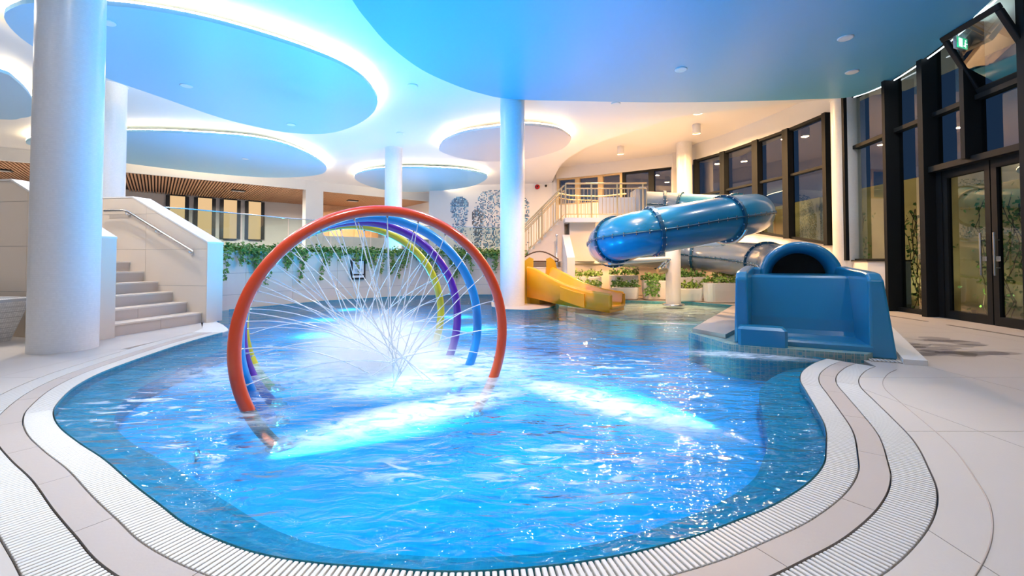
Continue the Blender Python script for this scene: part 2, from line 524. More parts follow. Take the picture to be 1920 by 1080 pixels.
    d = N(nt, 'ShaderNodeBsdfDiffuse'); d.inputs[0].default_value = (0.9, 0.95, 1.0, 1)
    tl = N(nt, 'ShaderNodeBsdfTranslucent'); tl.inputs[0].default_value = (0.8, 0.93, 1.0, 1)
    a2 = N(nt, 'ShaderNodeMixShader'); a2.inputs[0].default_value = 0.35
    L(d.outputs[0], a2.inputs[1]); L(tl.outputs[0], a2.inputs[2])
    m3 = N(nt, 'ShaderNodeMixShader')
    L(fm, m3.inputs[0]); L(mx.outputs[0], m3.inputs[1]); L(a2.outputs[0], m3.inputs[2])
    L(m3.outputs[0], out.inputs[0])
    return m
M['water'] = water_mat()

def jet_mat():
    m, nt, out = new_mat('water_jet')
    t = N(nt, 'ShaderNodeBsdfTransparent'); t.inputs[0].default_value = (0.95, 0.98, 1, 1)
    d = N(nt, 'ShaderNodeBsdfDiffuse'); d.inputs[0].default_value = (0.95, 0.98, 1, 1)
    l = N(nt, 'ShaderNodeBsdfTranslucent'); l.inputs[0].default_value = (0.95, 0.98, 1, 1)
    g = N(nt, 'ShaderNodeBsdfGlossy'); g.inputs['Roughness'].default_value = 0.15
    a = N(nt, 'ShaderNodeMixShader'); a.inputs[0].default_value = 0.5
    nt.links.new(d.outputs[0], a.inputs[1]); nt.links.new(l.outputs[0], a.inputs[2])
    b = N(nt, 'ShaderNodeMixShader'); b.inputs[0].default_value = 0.25
    nt.links.new(a.outputs[0], b.inputs[1]); nt.links.new(g.outputs[0], b.inputs[2])
    c = N(nt, 'ShaderNodeMixShader'); c.inputs[0].default_value = 0.75
    nt.links.new(t.outputs[0], c.inputs[1]); nt.links.new(b.outputs[0], c.inputs[2])
    nt.links.new(c.outputs[0], out.inputs[0])
    return m
M['jet'] = jet_mat()

def mist_mat(name, dens):
    m, nt, out = new_mat(name)
    L = nt.links.new
    tc = N(nt, 'ShaderNodeTexCoord')
    ln = N(nt, 'ShaderNodeVectorMath', operation='LENGTH')
    L(tc.outputs['Object'], ln.inputs[0])
    mr = N(nt, 'ShaderNodeMapRange')
    mr.inputs[1].default_value = 1.0; mr.inputs[2].default_value = 0.05
    mr.inputs[3].default_value = 0.0; mr.inputs[4].default_value = 1.0
    L(ln.outputs['Value'], mr.inputs[0])
    pw = N(nt, 'ShaderNodeMath', operation='POWER'); pw.inputs[1].default_value = 1.6
    L(mr.outputs[0], pw.inputs[0])
    nz = N(nt, 'ShaderNodeTexNoise'); nz.inputs['Scale'].default_value = 3.0; nz.inputs['Detail'].default_value = 3
    L(tc.outputs['Object'], nz.inputs['Vector'])
    mu = N(nt, 'ShaderNodeMath', operation='MULTIPLY'); L(pw.outputs[0], mu.inputs[0]); L(nz.outputs['Fac'], mu.inputs[1])
    m2 = N(nt, 'ShaderNodeMath', operation='MULTIPLY'); L(mu.outputs[0], m2.inputs[0]); m2.inputs[1].default_value = dens
    vs_ = N(nt, 'ShaderNodeVolumeScatter'); vs_.inputs['Color'].default_value = (0.97, 0.99, 1, 1)
    L(m2.outputs[0], vs_.inputs['Density'])
    L(vs_.outputs[0], out.inputs['Volume'])
    return m

# ------------------------------------------------------------------ pool outline
NEAR = [(-4.08, 6.19), (-4.06, 5.76), (-3.99, 5.22), (-3.85, 4.53), (-3.7, 3.97), (-3.49, 3.52), (-3.21, 3.12), (-3.01, 2.9), (-2.73, 2.67),
        (-2.4, 2.45), (-2.06, 2.24), (-1.71, 2.0), (-1.45, 1.83), (-1.25, 1.7), (-1.03, 1.59), (-0.84, 1.52), (-0.64, 1.48), (-0.45, 1.46),
        (-0.19, 1.44), (0.07, 1.46), (0.25, 1.49), (0.44, 1.54), (0.66, 1.62), (0.87, 1.72), (1.08, 1.83), (1.33, 2.0), (1.53, 2.18),
        (1.68, 2.37), (1.89, 2.67), (2.07, 3.01), (2.25, 3.37), (2.43, 3.72), (2.66, 4.03), (2.98, 4.34), (3.24, 4.53)]
FAR = [(3.1, 4.72), (2.5, 5.02), (2.36, 5.8), (3.4, 7.3), (4.45, 8.8), (5.06, 10.03), (4.4, 10.75), (3.02, 11.2), (1.92, 11.2), (1.1, 10.7), (1.0, 10.0),
       (0.78, 9.4), (0.35, 9.0), (-0.15, 9.15), (-0.45, 9.7), (-0.5, 10.6), (-0.5, 13.24), (-1.58, 13.24), (-3.27, 12.6), (-4.75, 11.2), (-6.04, 8.85), (-6.4, 7.75),
       (-5.12, 7.55), (-4.83, 7.2), (-4.58, 6.95), (-4.25, 6.56)]
near_s = catmull([(x, y, 0) for x, y in NEAR], 0.06)
POOL = [(p.x, p.y) for p in near_s] + FAR          # CCW
near_e = catmull([(x, y, 0) for x, y in NEAR], 0.03)
near_f = [Vector((p.x, p.y)) for p in resample(near_e, 0.025)]
nf = normals2d(near_f)                              # points into the pool; outwards is -n
def off(d):
    return [(p.x - n.x * d, p.y - n.y * d) for p, n in zip(near_f, nf)]

# ------------------------------------------------------------------ pool basin (setting)
pool = thing('pool_basin', None, None)
struct(pool)
b = MB()
led_in = inset(POOL, 0.24)
n = len(POOL)
b.add([(x, y, 0.0) for x, y in POOL] + [(x, y, -0.31) for x, y in POOL], [(i, n + i, n + (i + 1) % n, (i + 1) % n) for i in range(n)])
bo = b.build('basin_wall', M['poolledge'], pool)
b = MB()
k = len(near_s)
i1 = inset(POOL, 0.02); i2 = inset(POOL, 0.30)
b.add([(x, y, -0.07) for x, y in POOL[:k]] + [(x, y, -0.16) for x, y in i2[:k]], [(i, k + i, k + i + 1, i + 1) for i in range(k - 1)])
b.add([(x, y, -0.16) for x, y in i2[:k]] + [(x, y, -0.31) for x, y in i2[:k]], [(i, k + i, k + i + 1, i + 1) for i in range(k - 1)])
b.build('basin_ledge', M['poolledge'], pool)
b = MB()
b.prism(POOL, -0.33, -0.31, True, False, False)
b.build('basin_floor', M['poolfloor'], pool)
MB().prism([(3.35, 7.35), (4.42, 8.85), (5.0, 10.03), (4.38, 10.7), (3.0, 11.16), (1.95, 11.16), (1.14, 10.66), (1.05, 9.9), (1.5, 8.2), (2.2, 7.3)], -0.31, -0.07).build('shallow_shelf', M['pot'], pool)
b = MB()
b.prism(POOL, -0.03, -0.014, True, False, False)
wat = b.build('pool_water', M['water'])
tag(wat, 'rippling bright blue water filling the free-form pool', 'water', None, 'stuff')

# underwater fittings
for (x, y, tx, ty, lab) in ((-1.93, 2.68, -0.2, 4.2, 'round underwater spotlight on the left rim of the pool wall'), (1.86, 3.15, 0.6, 4.68, 'round underwater spotlight on the right rim of the pool wall')):
    t = thing('pool_spotlight', lab, 'pool light', (x, y, -0.2), math.atan2(ty - y, tx - x), 'pool wall spotlights')
    MB().lathe([(0.05, 0), (0.055, 0.01), (0.05, 0.03), (0.04, 0.03)], 16, Matrix.Rotation(PI / 2, 4, 'Y')).build('bezel', M['steel'], t)
    MB().lathe([(0.001, 0.025), (0.04, 0.025)], 16, Matrix.Rotation(PI / 2, 4, 'Y')).build('lens', M['lampface'], t)

# ------------------------------------------------------------------ deck floor with tiles
floor = thing('floor', None, None)
struct(floor)
o41 = off(0.41); o25 = off(0.25); o14 = off(0.14)
deck_hole = o41 + [(3.62, 4.30)] + [(3.62, 4.5), (3.66, 4.56), (4.9, 8.0), (5.3, 10.0), (4.5, 10.95), (3.0, 11.3), (1.85, 11.3)]
# deck outline: near/left/right region around the free-form gratings
DECK = [(-20, -4), (7.6, -4), (7.62, 5.0), (7.75, 8.0), (7.9, 9.2), (8.6, 11.5), (8.4, 14.0), (7.0, 18.0), (1.9, 18.0), (1.85, 11.28), (3.0, 11.24), (4.45, 10.8), (5.12, 10.03), (4.52, 8.8),
        (3.66, 7.2), (3.6, 4.56)] + list(reversed([(x, y) for x, y in o41])) + [(-4.62, 6.55), (-5.1, 7.25), (-5.6, 7.6), (-20, 10)]
base = MB()
base.prism(DECK, -0.06, -0.008)
base.build('tile_bed', M['joint'], floor)
def tiles(poly, ox, oy, w_, h_, parent, mat, z0=-0.008, z1=0.0, g=0.002, rot=0.0, name='tile', lim=(-9, 9, -2, 12)):
    ca, sa = math.cos(-rot), math.sin(-rot)
    P = [(x * ca - y * sa, x * sa + y * ca) for x, y in poly]
    ca2, sa2 = math.cos(rot), math.sin(rot)
    i0, i1_ = int(math.floor((lim[0] - ox) / w_)), int(math.ceil((lim[1] - ox) / w_))
    j0, j1 = int(math.floor((lim[2] - oy) / h_)), int(math.ceil((lim[3] - oy) / h_))
    for i in range(i0, i1_):
        for j in range(j0, j1):
            c = clip_rect(P, ox + i * w_ + g, ox + (i + 1) * w_ - g, oy + j * h_ + g, oy + (j + 1) * h_ - g)
            if len(c) < 3 or abs(area2(c)) < 0.02: continue
            c2 = []
            for p in c:
                if not c2 or (abs(p[0] - c2[-1][0]) + abs(p[1] - c2[-1][1])) > 1e-4: c2.append(p)
            if len(c2) < 3: continue
            q = [(x * ca2 - y * sa2, x * sa2 + y * ca2) for x, y in c2]
            MB().prism(q, z0, z1, True, False, True).build(name, mat, parent)
tiles(DECK, 0.35, 0.2, 1.2, 1.2, floor, M['tile'], lim=(-10.5, 9, -1, 10))
far_bed = MB().prism([(-0.45, 9.72), (-0.15, 9.2), (0.35, 9.05), (0.76, 9.45), (0.98, 10.0), (1.08, 10.7), (1.9, 11.2), (1.9, 18), (-0.5, 18), (-0.5, 10.6)], -0.06, 0.0)
far_bed.build('slide_island', M['tile'], floor)

MB().prism([(-4.48, 6.15), (-4.08, 6.19), (-4.12, 6.38), (-4.25, 6.56), (-4.58, 6.95), (-4.83, 7.2), (-5.12, 7.55), (-5.3, 7.5), (-5.1, 7.2), (-4.62, 6.55)], -0.06, 0.0).build('rounded_tip', M['slat'], floor)
# kerb strip between the two gratings: separate tiles
seg = 0
step = 24
for i in range(0, len(near_f) - 1, step):
    j = min(i + step, len(near_f) - 1)
    if j - i < 4: continue
    a_, c_ = o14[i:j + 1], o25[i:j + 1]
    # pull the ends together a touch for a joint
    a_ = [a_[0]] + a_[1:-1] + [tuple(Vector(a_[-1]).lerp(Vector(a_[-2]), 0.12))]
    c_ = [c_[0]] + c_[1:-1] + [tuple(Vector(c_[-1]).lerp(Vector(c_[-2]), 0.12))]
    MB().prism(a_ + c_[::-1], -0.03, 0.0, True, False, True).build('kerb_tile', M['striptile'], floor)
MB().prism(o14 + o25[::-1], -0.05, -0.012).build('kerb_bed', M['joint'], floor)

# gratings: each slat is a part, the farthest ones joined
def grating(d0, d1, name, label):
    root = thing(name, label, 'grating', (0, 0, 0))
    inn, outp = off(d0), off(d1)
    MB().prism(inn + outp[::-1], -0.075, -0.035).build('gutter_channel', M['channel'], root)
    # two carrier rails
    for f_ in (0.3, 0.7):
        line = [(p.x - n_.x * (d0 + (d1 - d0) * f_), p.y - n_.y * (d0 + (d1 - d0) * f_), -0.018) for p, n_ in zip(near_f[::4], nf[::4])]
        MB().tube(line, 0.008, 5).build('carrier_rail', M['slat'], root)
    wd = d1 - d0
    sl = MB().rbox(-wd / 2 + 0.003, wd / 2 - 0.003, -0.0078, 0.0078, -0.02, 0.0, 0.002).mesh('slat', M['slat'])
    pts = []
    L_ = 0.0
    path = off((d0 + d1) / 2)
    fine = resample([Vector((x, y, 0)) for x, y in path], 0.0235)
    for i, p in enumerate(fine):
        t = fine[min(i + 1, len(fine) - 1)] - fine[max(i - 1, 0)]
        ang = math.atan2(t.y, t.x) - PI / 2
        pts.append((p.x, p.y, ang))
    vis = sorted(range(len(pts)), key=lambda i: math.hypot(pts[i][0], pts[i][1]) + (50 if pts[i][1] < 1.15 or abs(pts[i][0]) > 1.19 * pts[i][1] + 0.1 else 0))
    keep = set(vis[:300])
    far_ = MB()
    for i, (x, y, a_) in enumerate(pts):
        if i in keep:
            inst('slat', sl, root, (x, y, 0), a_)
        else:
            far_.box(-wd / 2 + 0.003, wd / 2 - 0.003, -0.0078, 0.0078, -0.02, 0.0, Matrix.Translation((x, y, 0)) @ Matrix.Rotation(a_, 4, 'Z'))
    far_.build('far_slat_run', M['slat'], root, None, 'stuff')
    return root
grating(0.004, 0.136, 'overflow_grating', 'white slatted overflow grating directly along the water edge of the pool')
grating(0.254, 0.406, 'drain_grating', 'white slatted drain grating outside the kerb strip, farther from the water')
# thin metal expansion profile in the right deck
arc = [(p.x - n_.x * 0.56, p.y - n_.y * 0.56, 0.001) for p, n_ in zip(near_f, nf)][int(len(near_f) * 0.62):]
MB().tube(arc, 0.003, 4).build('joint_profile', M['striptile'], floor)

# ------------------------------------------------------------------ ceiling
CE = [(8.25, 10.3), (7.05, 10.62), (5.99, 11.08), (4.59, 11.66), (3.78, 12.82), (2.94, 14.1), (2.31, 15.66), (1.98, 17.91), (1.98, 22.5)]
ce_s = [(p.x, p.y) for p in catmull([(x, y, 0) for x, y in CE], 0.25)]
ceil_poly = [(-26, -4), (9, -4), (9, 9.9)] + ce_s + [(-1.0, 23.5), (-4.6, 25.6), (-26, 8.6)]
c = struct(MB().prism(ceil_poly, 4.9, 5.0).build('ceiling', M['ceil']))
struct(MB().add([(x, y, 4.9) for x, y in ce_s] + [(x, y, 5.62) for x, y in ce_s], [(i, i + 1, len(ce_s) + i + 1, len(ce_s) + i) for i in range(len(ce_s) - 1)]).build('ceiling_fascia', M['white']))
struct(MB().prism([(1.5, 10.0), (10, 9.5), (10, 19), (7.5, 22), (1.5, 23)], 5.6, 5.7).build('ceiling_raised', M['white']))

D1 = [(-7.62, 6.47), (-7.13, 6.2), (-6.73, 6.11), (-5.8, 6.17), (-5.17, 6.33), (-4.58, 6.62), (-4.01, 7.07), (-3.54, 7.55), (-3.18, 8.07), (-2.99, 8.66), (-2.98, 9.4), (-3.09, 9.97), (-3.47, 10.77), (-4.14, 11.61), (-4.98, 12.29), (-5.67, 12.49), (-6.49, 12.29), (-7.13, 11.61), (-7.5, 10.89), (-7.84, 9.65), (-8.11, 8.66), (-8.22, 7.75), (-8.06, 7.1)]
D2 = [(-14.82, 13.27), (-13.79, 12.76), (-12.42, 12.49), (-11.29, 12.34), (-10.0, 12.34), (-8.66, 12.6), (-7.78, 12.93), (-7.2, 13.63), (-6.99, 15.01), (-7.12, 16.5), (-7.45, 17.46), (-8.08, 18.32), (-9.26, 18.9), (-10.79, 19.0), (-12.12, 18.4), (-13.37, 17.4), (-14.66, 15.9), (-15.08, 14.64), (-15.2, 13.76)]
D3 = [(-2.37, 14.09), (-2.02, 13.15), (-1.37, 12.39), (-0.59, 11.99), (0.36, 11.71), (1.18, 11.99), (1.62, 12.6), (1.78, 13.15), (1.58, 14.29), (0.76, 15.39), (-0.2, 15.89), (-1.17, 15.89), (-1.89, 15.39), (-2.33, 14.64)]
D4 = [(-6.79, 18.78), (-5.85, 17.67), (-4.63, 17.16), (-3.37, 17.16), (-2.14, 17.46), (-1.33, 18.1), (-1.06, 18.78), (-1.35, 20.04), (-2.13, 21.4), (-3.74, 22.6), (-5.44, 23.0), (-6.6, 22.2), (-7.05, 20.4)]
D5 = [(-10.46, 7.86), (-9.9, 8.37), (-10.07, 8.79), (-10.58, 9.49), (-11.36, 10.32), (-12.05, 10.89), (-12.54, 11.09), (-13.19, 11.18), (-14.86, 10.4), (-15.1, 9.0), (-13.1, 7.79)]
CL = [(-2.25, 6.07), (-2.21, 6.62), (-2.09, 7.37), (-1.74, 8.3), (-1.22, 9.01), (-0.7, 9.49), (0.0, 9.84), (1.72, 9.97), (3.58, 10.04), (5.4, 9.97), (6.78, 9.84), (7.6, 9.7), (7.75, 9.06), (7.51, 7.96), (7.19, 7.01), (6.76, 6.07), (6.1, 4.6), (5.4, 2.6), (4.4, 0.0), (2.6, -2.4), (0.4, -2.6), (-1.2, -0.6), (-2.0, 2.4), (-2.25, 4.4)]
def panel(pts, label, mat, led=True, zb=4.66, thick=0.07, led_range=None):
    P = [(p.x, p.y) for p in catmull([(x, y, 0) for x, y in pts], 0.2, True)]
    if area2(P) < 0: P = P[::-1]
    t = thing('ceiling_panel', label, 'ceiling panel', (0, 0, 0))
    b = MB(); b.prism(P, zb, zb + thick); bd = b.build('panel_board', mat, t)
    # hangers up to the ceiling
    cx_ = sum(p[0] for p in P) / len(P); cy_ = sum(p[1] for p in P) / len(P)
    for a_ in range(6):
        q = P[int(a_ * len(P) / 6)]
        x, y = q[0] * 0.6 + cx_ * 0.4, q[1] * 0.6 + cy_ * 0.4
        MB().box(x - 0.02, x + 0.02, y - 0.02, y + 0.02, zb + thick, 4.9).build('hanger', M['steel'], bd)
    if led:
        q = inset(P, 0.012)
        rng = range(len(q)) if led_range is None else [i for i in range(len(q)) if led_range(q[i])]
        pts3 = [(q[i][0], q[i][1], zb + thick + 0.012) for i in range(len(q))]
        b = MB(); b.tube(pts3, 0.018, 6, closed=True); b.build('led_strip', M['led'], bd)
    return P
P1 = panel(D1, 'largest sky-blue oval ceiling panel with warm glowing rim, upper left', M['diskblue'])
P2 = panel(D2, 'long blue oval ceiling panel with glowing rim above the wooden gallery soffit', M['diskblue'])
P3 = panel(D3, 'grey oval ceiling panel with glowing rim behind the slim white column', M['diskgrey'])
P4 = panel(D4, 'farthest blue oval ceiling panel above the mosaic wall', M['diskblue'])
P5 = panel(D5, 'blue oval ceiling panel cut off by the left picture edge', M['diskblue'])
PC = panel(CL, 'huge plain blue ceiling panel spanning over the pool foreground', M['cloudblue'], False, 4.68)
# cool LED line in the shadow gap on the window side of the big panel
ln_ = catmull([(7.68, 9.74, 4.685), (7.81, 9.06, 4.685), (7.58, 7.96, 4.685), (7.26, 7.01, 4.685), (6.82, 6.07, 4.685), (6.2, 4.6, 4.685)], 0.2)
tag(MB().tube(ln_, 0.012, 5).build('light_line', M['ledcool']), 'thin bright light line along the window-side edge of the huge ceiling panel', 'light')

# downlight housings
DLAB = {(2.56, 10.7): 'recessed downlight in the pale ceiling right of the column in the pool', (3.24, 8.3): 'recessed downlight in the huge blue panel above the tube slide',
        (5.49, 7.11): 'recessed downlight in the huge blue panel, highest one toward the right', (6.6, 8.4): 'recessed downlight in the huge blue panel nearest the exit sign',
        (-6.78, 9.02): 'round downlight in the middle of the largest blue oval panel', (-5.9, 11.6): 'small downlight near the far rim of the largest blue oval panel',
        (-2.2, 9.6): 'recessed downlight in white ceiling between the largest oval and huge panel', (-3.4, 13.2): 'recessed downlight in white ceiling left of the grey oval panel',
        (-1.4, 16.2): 'recessed downlight between the grey oval and the farthest blue oval', (-9.5, 15.5): 'downlight in the long blue oval panel above the gallery',
        (-6.2, 6.6): 'added downlight near the front rim of the largest blue oval panel'}
for (x, y), lab in DLAB.items():
    t = thing('downlight', lab, 'downlight', (x, y, zlamp(x, y)), 0, 'recessed ceiling downlights')
    MB().lathe([(0.085, 0.035), (0.11, 0.03), (0.115, 0.012), (0.10, 0.0), (0.088, 0.004)], 20).build('trim_ring', M['white'], t)
for (x, y), lab in zip(WARMS, ('white cylinder ceiling lamp above the right end of the tower railing', 'white cylinder ceiling lamp left of the far right windows', 'white cylinder ceiling lamp farthest left under the raised ceiling', 'white cylinder ceiling lamp nearest the edge of the raised ceiling')):
    t = thing('surface_downlight', lab, 'lamp', (x, y, 5.3), 0, 'cylinder lamps under raised ceiling')
    MB().lathe([(0.115, 0.3), (0.13, 0.29), (0.13, 0.0), (0.12, -0.01), (0.114, 0.02)], 20).build('housing', M['white'], t)

# ------------------------------------------------------------------ columns
def column(x, y, label, top=4.9, r=0.29, z0=0.0):
    t = thing('column', label, 'column', (x, y, z0))
    MB().lathe([(r, 0), (r, top - z0)], 64).build('shaft', M['coltile'], t)
    MB().lathe([(r + 0.012, top - z0 - 0.02), (r + 0.012, top - z0)], 64).build('shadow_gap_ring', M['white'], t)
column(-5.1, 5.0, 'thick white mosaic column at left beside the staircase', 4.9, 0.295)
column(0.01, 10.15, 'white column standing in the pool behind the hoops, left of the yellow slide', 4.9, 0.285)
column(-8.9, 9.6, 'white column mostly hidden behind the thick left column', 4.9, 0.29, 0)
column(-4.08, 15.0, 'farther white column rising behind the top of the red hoop', 4.9, 0.29)
column(7.99, 10.41, 'white column between the right window walls', 4.9, 0.285)
column(6.7, 16.9, 'warm-lit white column behind the upper tube slide', 5.6, 0.285)

# ------------------------------------------------------------------ left staircase
ux, uy = -0.984, 0.178            # direction the stairs climb
su = Vector((ux, uy)); sv = Vector((-uy, ux)).normalized()
# local frame: s along climb, t along the riser (from far to near)
S0 = Vector((-5.06, 7.16))
rv = (Vector((-5.29, 5.76)) - S0).normalized()
WST = 1.42
def st(s, t):
    p = S0 + su * s + rv * t
    return (p.x, p.y)
stair = thing('staircase', 'beige tiled staircase climbing left behind the thick column', 'staircase')
RIS, TRD = 0.166, 0.288
for i in range(6):
    a0 = i * TRD
    z1 = (i + 1) * RIS
    for (t0, t1) in ((0.0, 0.7 + 0.1 * (i % 3)), (0.7 + 0.1 * (i % 3) + 0.004, WST)):
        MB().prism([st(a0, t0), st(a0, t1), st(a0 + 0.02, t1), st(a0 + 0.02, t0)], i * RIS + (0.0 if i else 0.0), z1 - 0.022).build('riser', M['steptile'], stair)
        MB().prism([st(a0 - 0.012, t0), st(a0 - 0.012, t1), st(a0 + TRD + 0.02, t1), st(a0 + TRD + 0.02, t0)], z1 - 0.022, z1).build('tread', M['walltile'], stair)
def parapet(t0, t1, label):
    root = thing('stair_parapet', label, 'parapet wall')
    prof = [(-0.08, 0.0), (-0.08, 1.3), (1.42, 2.08), (3.2, 2.08), (3.2, 0.0)]
    vs_ = []
    for tt in (t0, t1):
        for (s, z) in prof:
            p = st(s, tt); vs_.append((p[0], p[1], z))
    n_ = len(prof)
    fs = [list(range(n_)), list(range(2 * n_ - 1, n_ - 1, -1))] + [(i, n_ + i, n_ + (i + 1) % n_, (i + 1) % n_) for i in range(n_)]
    MB().add(vs_, fs).build('wall_core', M['joint'], root)
    # tile courses on both faces, with real joints between them
    for tt, sgn in ((t0, -1), (t1, 1)):
        d_ = 0.008 * sgn
        zc = [0.0, 0.6, 1.2, 1.8, 2.08]
        for k_ in range(4):
            for (sa, sb) in ((-0.08, 1.12), (1.12, 2.32), (2.32, 3.2)):
                poly = []
                z0_, z1_ = zc[k_] + 0.002, zc[k_ + 1] - 0.002
                def topz(s):
                    return min(2.08, 1.3 + (s + 0.08) * 0.52)
                ss = [sa + 0.002, sb - 0.002]
                knots = sorted(set(ss + [x for x in (1.42, (z0_ - 1.3) / 0.52 - 0.08, (z1_ - 1.3) / 0.52 - 0.08) if ss[0] < x < ss[1]]))
                lo = [(s, z0_) for s in knots if topz(s) >= z0_ - 1e-6]
                hi = [(s, min(z1_, topz(s))) for s in knots if topz(s) >= z0_ - 1e-6]
                if len(lo) < 2: continue
                ring = lo + [h for h in hi[::-1] if h[1] - z0_ > 1e-5]
                if len(ring) < 3: continue
                v3 = []
                for dd in (0.0, d_):
                    for (s, z) in ring:
                        p = st(s, tt); q = Vector(p) + rv * dd
                        v3.append((q.x, q.y, z))
                m_ = len(ring)
                f3 = [list(range(m_, 2 * m_)) if sgn > 0 else list(range(2 * m_ - 1, m_ - 1, -1))]
                f3 += [(i, (i + 1) % m_, m_ + (i + 1) % m_, m_ + i) for i in range(m_)]
                MB().add(v3, f3).build('wall_tile', M['walltile'], root)
    # coping and end cap
    cop = []
    for tt in (t0 - 0.012, t1 + 0.012):
        for (s, z) in [(-0.095, 1.295), (1.42, 2.082), (3.2, 2.082), (3.2, 2.105), (1.415, 2.105), (-0.095, 1.32)]:
            p = st(s, tt); cop.append((p[0], p[1], z))
    MB().add(cop, [(0, 1, 4, 5), (1, 2, 3, 4), (11, 10, 7, 6), (10, 9, 8, 7), (5, 4, 10, 11), (4, 3, 9, 10), (0, 5, 11, 6), (0, 6, 7, 1), (1, 7, 8, 2)]).build('coping', M['pot'], root)
    MB().prism([st(-0.092, t0 - 0.008), st(-0.092, t1 + 0.008), st(-0.08, t1 + 0.008), st(-0.08, t0 - 0.008)], 0.0, 1.3).build('end_tile', M['walltile'], root)
    return root
# t grows towards the camera; far parapet sits beyond t=0
parapet(-0.30, -0.002, 'cream tiled sloping parapet with steel handrail on the pool side of the stairs')
parapet(WST + 0.002, WST + 0.17, 'cream tiled sloping parapet behind the thick left column')
rail = thing('handrail', 'steel handrail fixed to the sloping stair parapet', 'handrail')
hp = []
for (s, z) in ((0.12, 1.16), (0.2, 1.2), (1.40, 1.83), (1.5, 1.86), (1.9, 1.86)):
    p = st(s, 0.07); hp.append((p[0], p[1], z))
MB().tube(hp, 0.02, 10).build('rail_bar', M['steel'], rail)
for (s, z) in ((0.2, 1.2), (0.85, 1.54), (1.46, 1.85)):
    p = st(s, 0.07); q = st(s, 0.006); q2 = st(s, 0.014)
    MB().tube([(p[0], p[1], z), (p[0], p[1], z - 0.05), (q[0], q[1], z - 0.06)], 0.009, 8).tube([(q2[0], q2[1], z - 0.06), (q[0], q[1], z - 0.06)], 0.032, 14).build('bracket', M['steel'], rail)
rail2 = thing('handrail', 'short steel rail end on the inner face of the near stair parapet', 'handrail')
hp = []
for (s, z) in ((0.02, 1.18), (0.1, 1.2), (1.3, 1.85)):
    p = st(s, WST - 0.07); hp.append((p[0], p[1], z))
MB().tube(hp, 0.02, 10).build('rail_bar', M['steel'], rail2)
p = st(0.2, WST - 0.07); q = st(0.2, WST - 0.006)
MB().tube([(p[0], p[1], 1.25), (p[0], p[1], 1.2), (q[0], q[1], 1.19)], 0.009, 8).build('bracket', M['steel'], rail2)

# mosaic bench at far left
bench = thing('mosaic_bench', 'white mosaic bench with tapered sides at the left picture edge', 'bench', (-6.15, 5.36, 0))
def loft(mb, rings, caps=True, smooth=False):
    n_ = len(rings[0])
    vs_ = sum(rings, [])
    fs = []
    for k_ in range(len(rings) - 1):
        for i in range(n_):
            j = (i + 1) % n_
            fs.append((k_ * n_ + i, k_ * n_ + j, (k_ + 1) * n_ + j, (k_ + 1) * n_ + i))
    mb.add(vs_, fs, smooth)
    if caps:
        mb.add(rings[0], [list(range(n_ - 1, -1, -1))]); mb.add(rings[-1], [list(range(n_))])
    return mb
def rr(x0, x1, y0, y1, z, r=0.05, k_=4):
    out = []
    for (cx_, cy_, a0) in ((x1 - r, y0 + r, -90), (x1 - r, y1 - r, 0), (x0 + r, y1 - r, 90), (x0 + r, y0 + r, 180)):
        for i in range(k_ + 1):
            a_ = R(a0 + 90 * i / k_)
            out.append((cx_ + r * math.cos(a_), cy_ + r * math.sin(a_), z))
    return out
loft(MB(), [rr(-1.8, -0.19, -0.30, 0.22, 0.0, 0.04), rr(-1.8, 0.0, -0.30, 0.26, 0.50, 0.04), rr(-1.79, 0.0, -0.30, 0.26, 0.535, 0.05), rr(-1.77, -0.02, -0.28, 0.24, 0.55, 0.05)]).build('bench_body', M['white_mosaic'], bench)
MB().prism([(x, y) for x, y, z in rr(-1.7, -0.06, -0.24, 0.2, 0, 0.05)], 0.55, 0.556).build('seat_top', M['white_mosaic'], bench)

# ------------------------------------------------------------------ planter wall, upper level
WALLP = [(-7.3, 7.86), (-6.06, 8.85), (-5.55, 10.0), (-4.75, 11.22), (-3.9, 12.1), (-3.1, 12.7), (-2.2, 13.1), (-1.3, 13.27), (-0.5, 13.3), (0.62, 13.3)]
wp = catmull([(x, y, 0) for x, y in WALLP], 0.15)
wn = normals2d([Vector((p.x, p.y)) for p in wp])
struct_wall = thing('wall_planter', None, None); struct(struct_wall)
def band(P, nn, d0, d1, z0, z1):
    poly = [(p.x + n_.x * d0, p.y + n_.y * d0) for p, n_ in zip(P, nn)] + [(p.x + n_.x * d1, p.y + n_.y * d1) for p, n_ in zip(P, nn)][::-1]
    return MB().prism(poly, z0, z1)
band(wp, wn, 0.012, 0.18, -0.5, 1.2).build('wall_core', M['joint'], struct_wall)
# tile courses
npan = 9
for k_ in range(npan):
    i0, i1_ = int(k_ * (len(wp) - 1) / npan), int((k_ + 1) * (len(wp) - 1) / npan)
    for (z0, z1) in ((-0.3, 0.297), (0.303, 0.747), (0.753, 1.2)):
        seg_p = [Vector(p) for p in wp[i0:i1_ + 1]]
        seg_n = wn[i0:i1_ + 1]
        seg_p[-1] = seg_p[-1].lerp(seg_p[-2], 0.04)
        band(seg_p, seg_n, 0.0, 0.014, z0, z1).build('wall_tile', M['walltile'], struct_wall)
band(wp, wn, -0.02, 0.2, 1.2, 1.225).build('coping', M['pot'], struct_wall)
band(wp, wn, 0.2, 0.55, 1.05, 1.14).build('planting_soil', M['soil'], struct_wall)
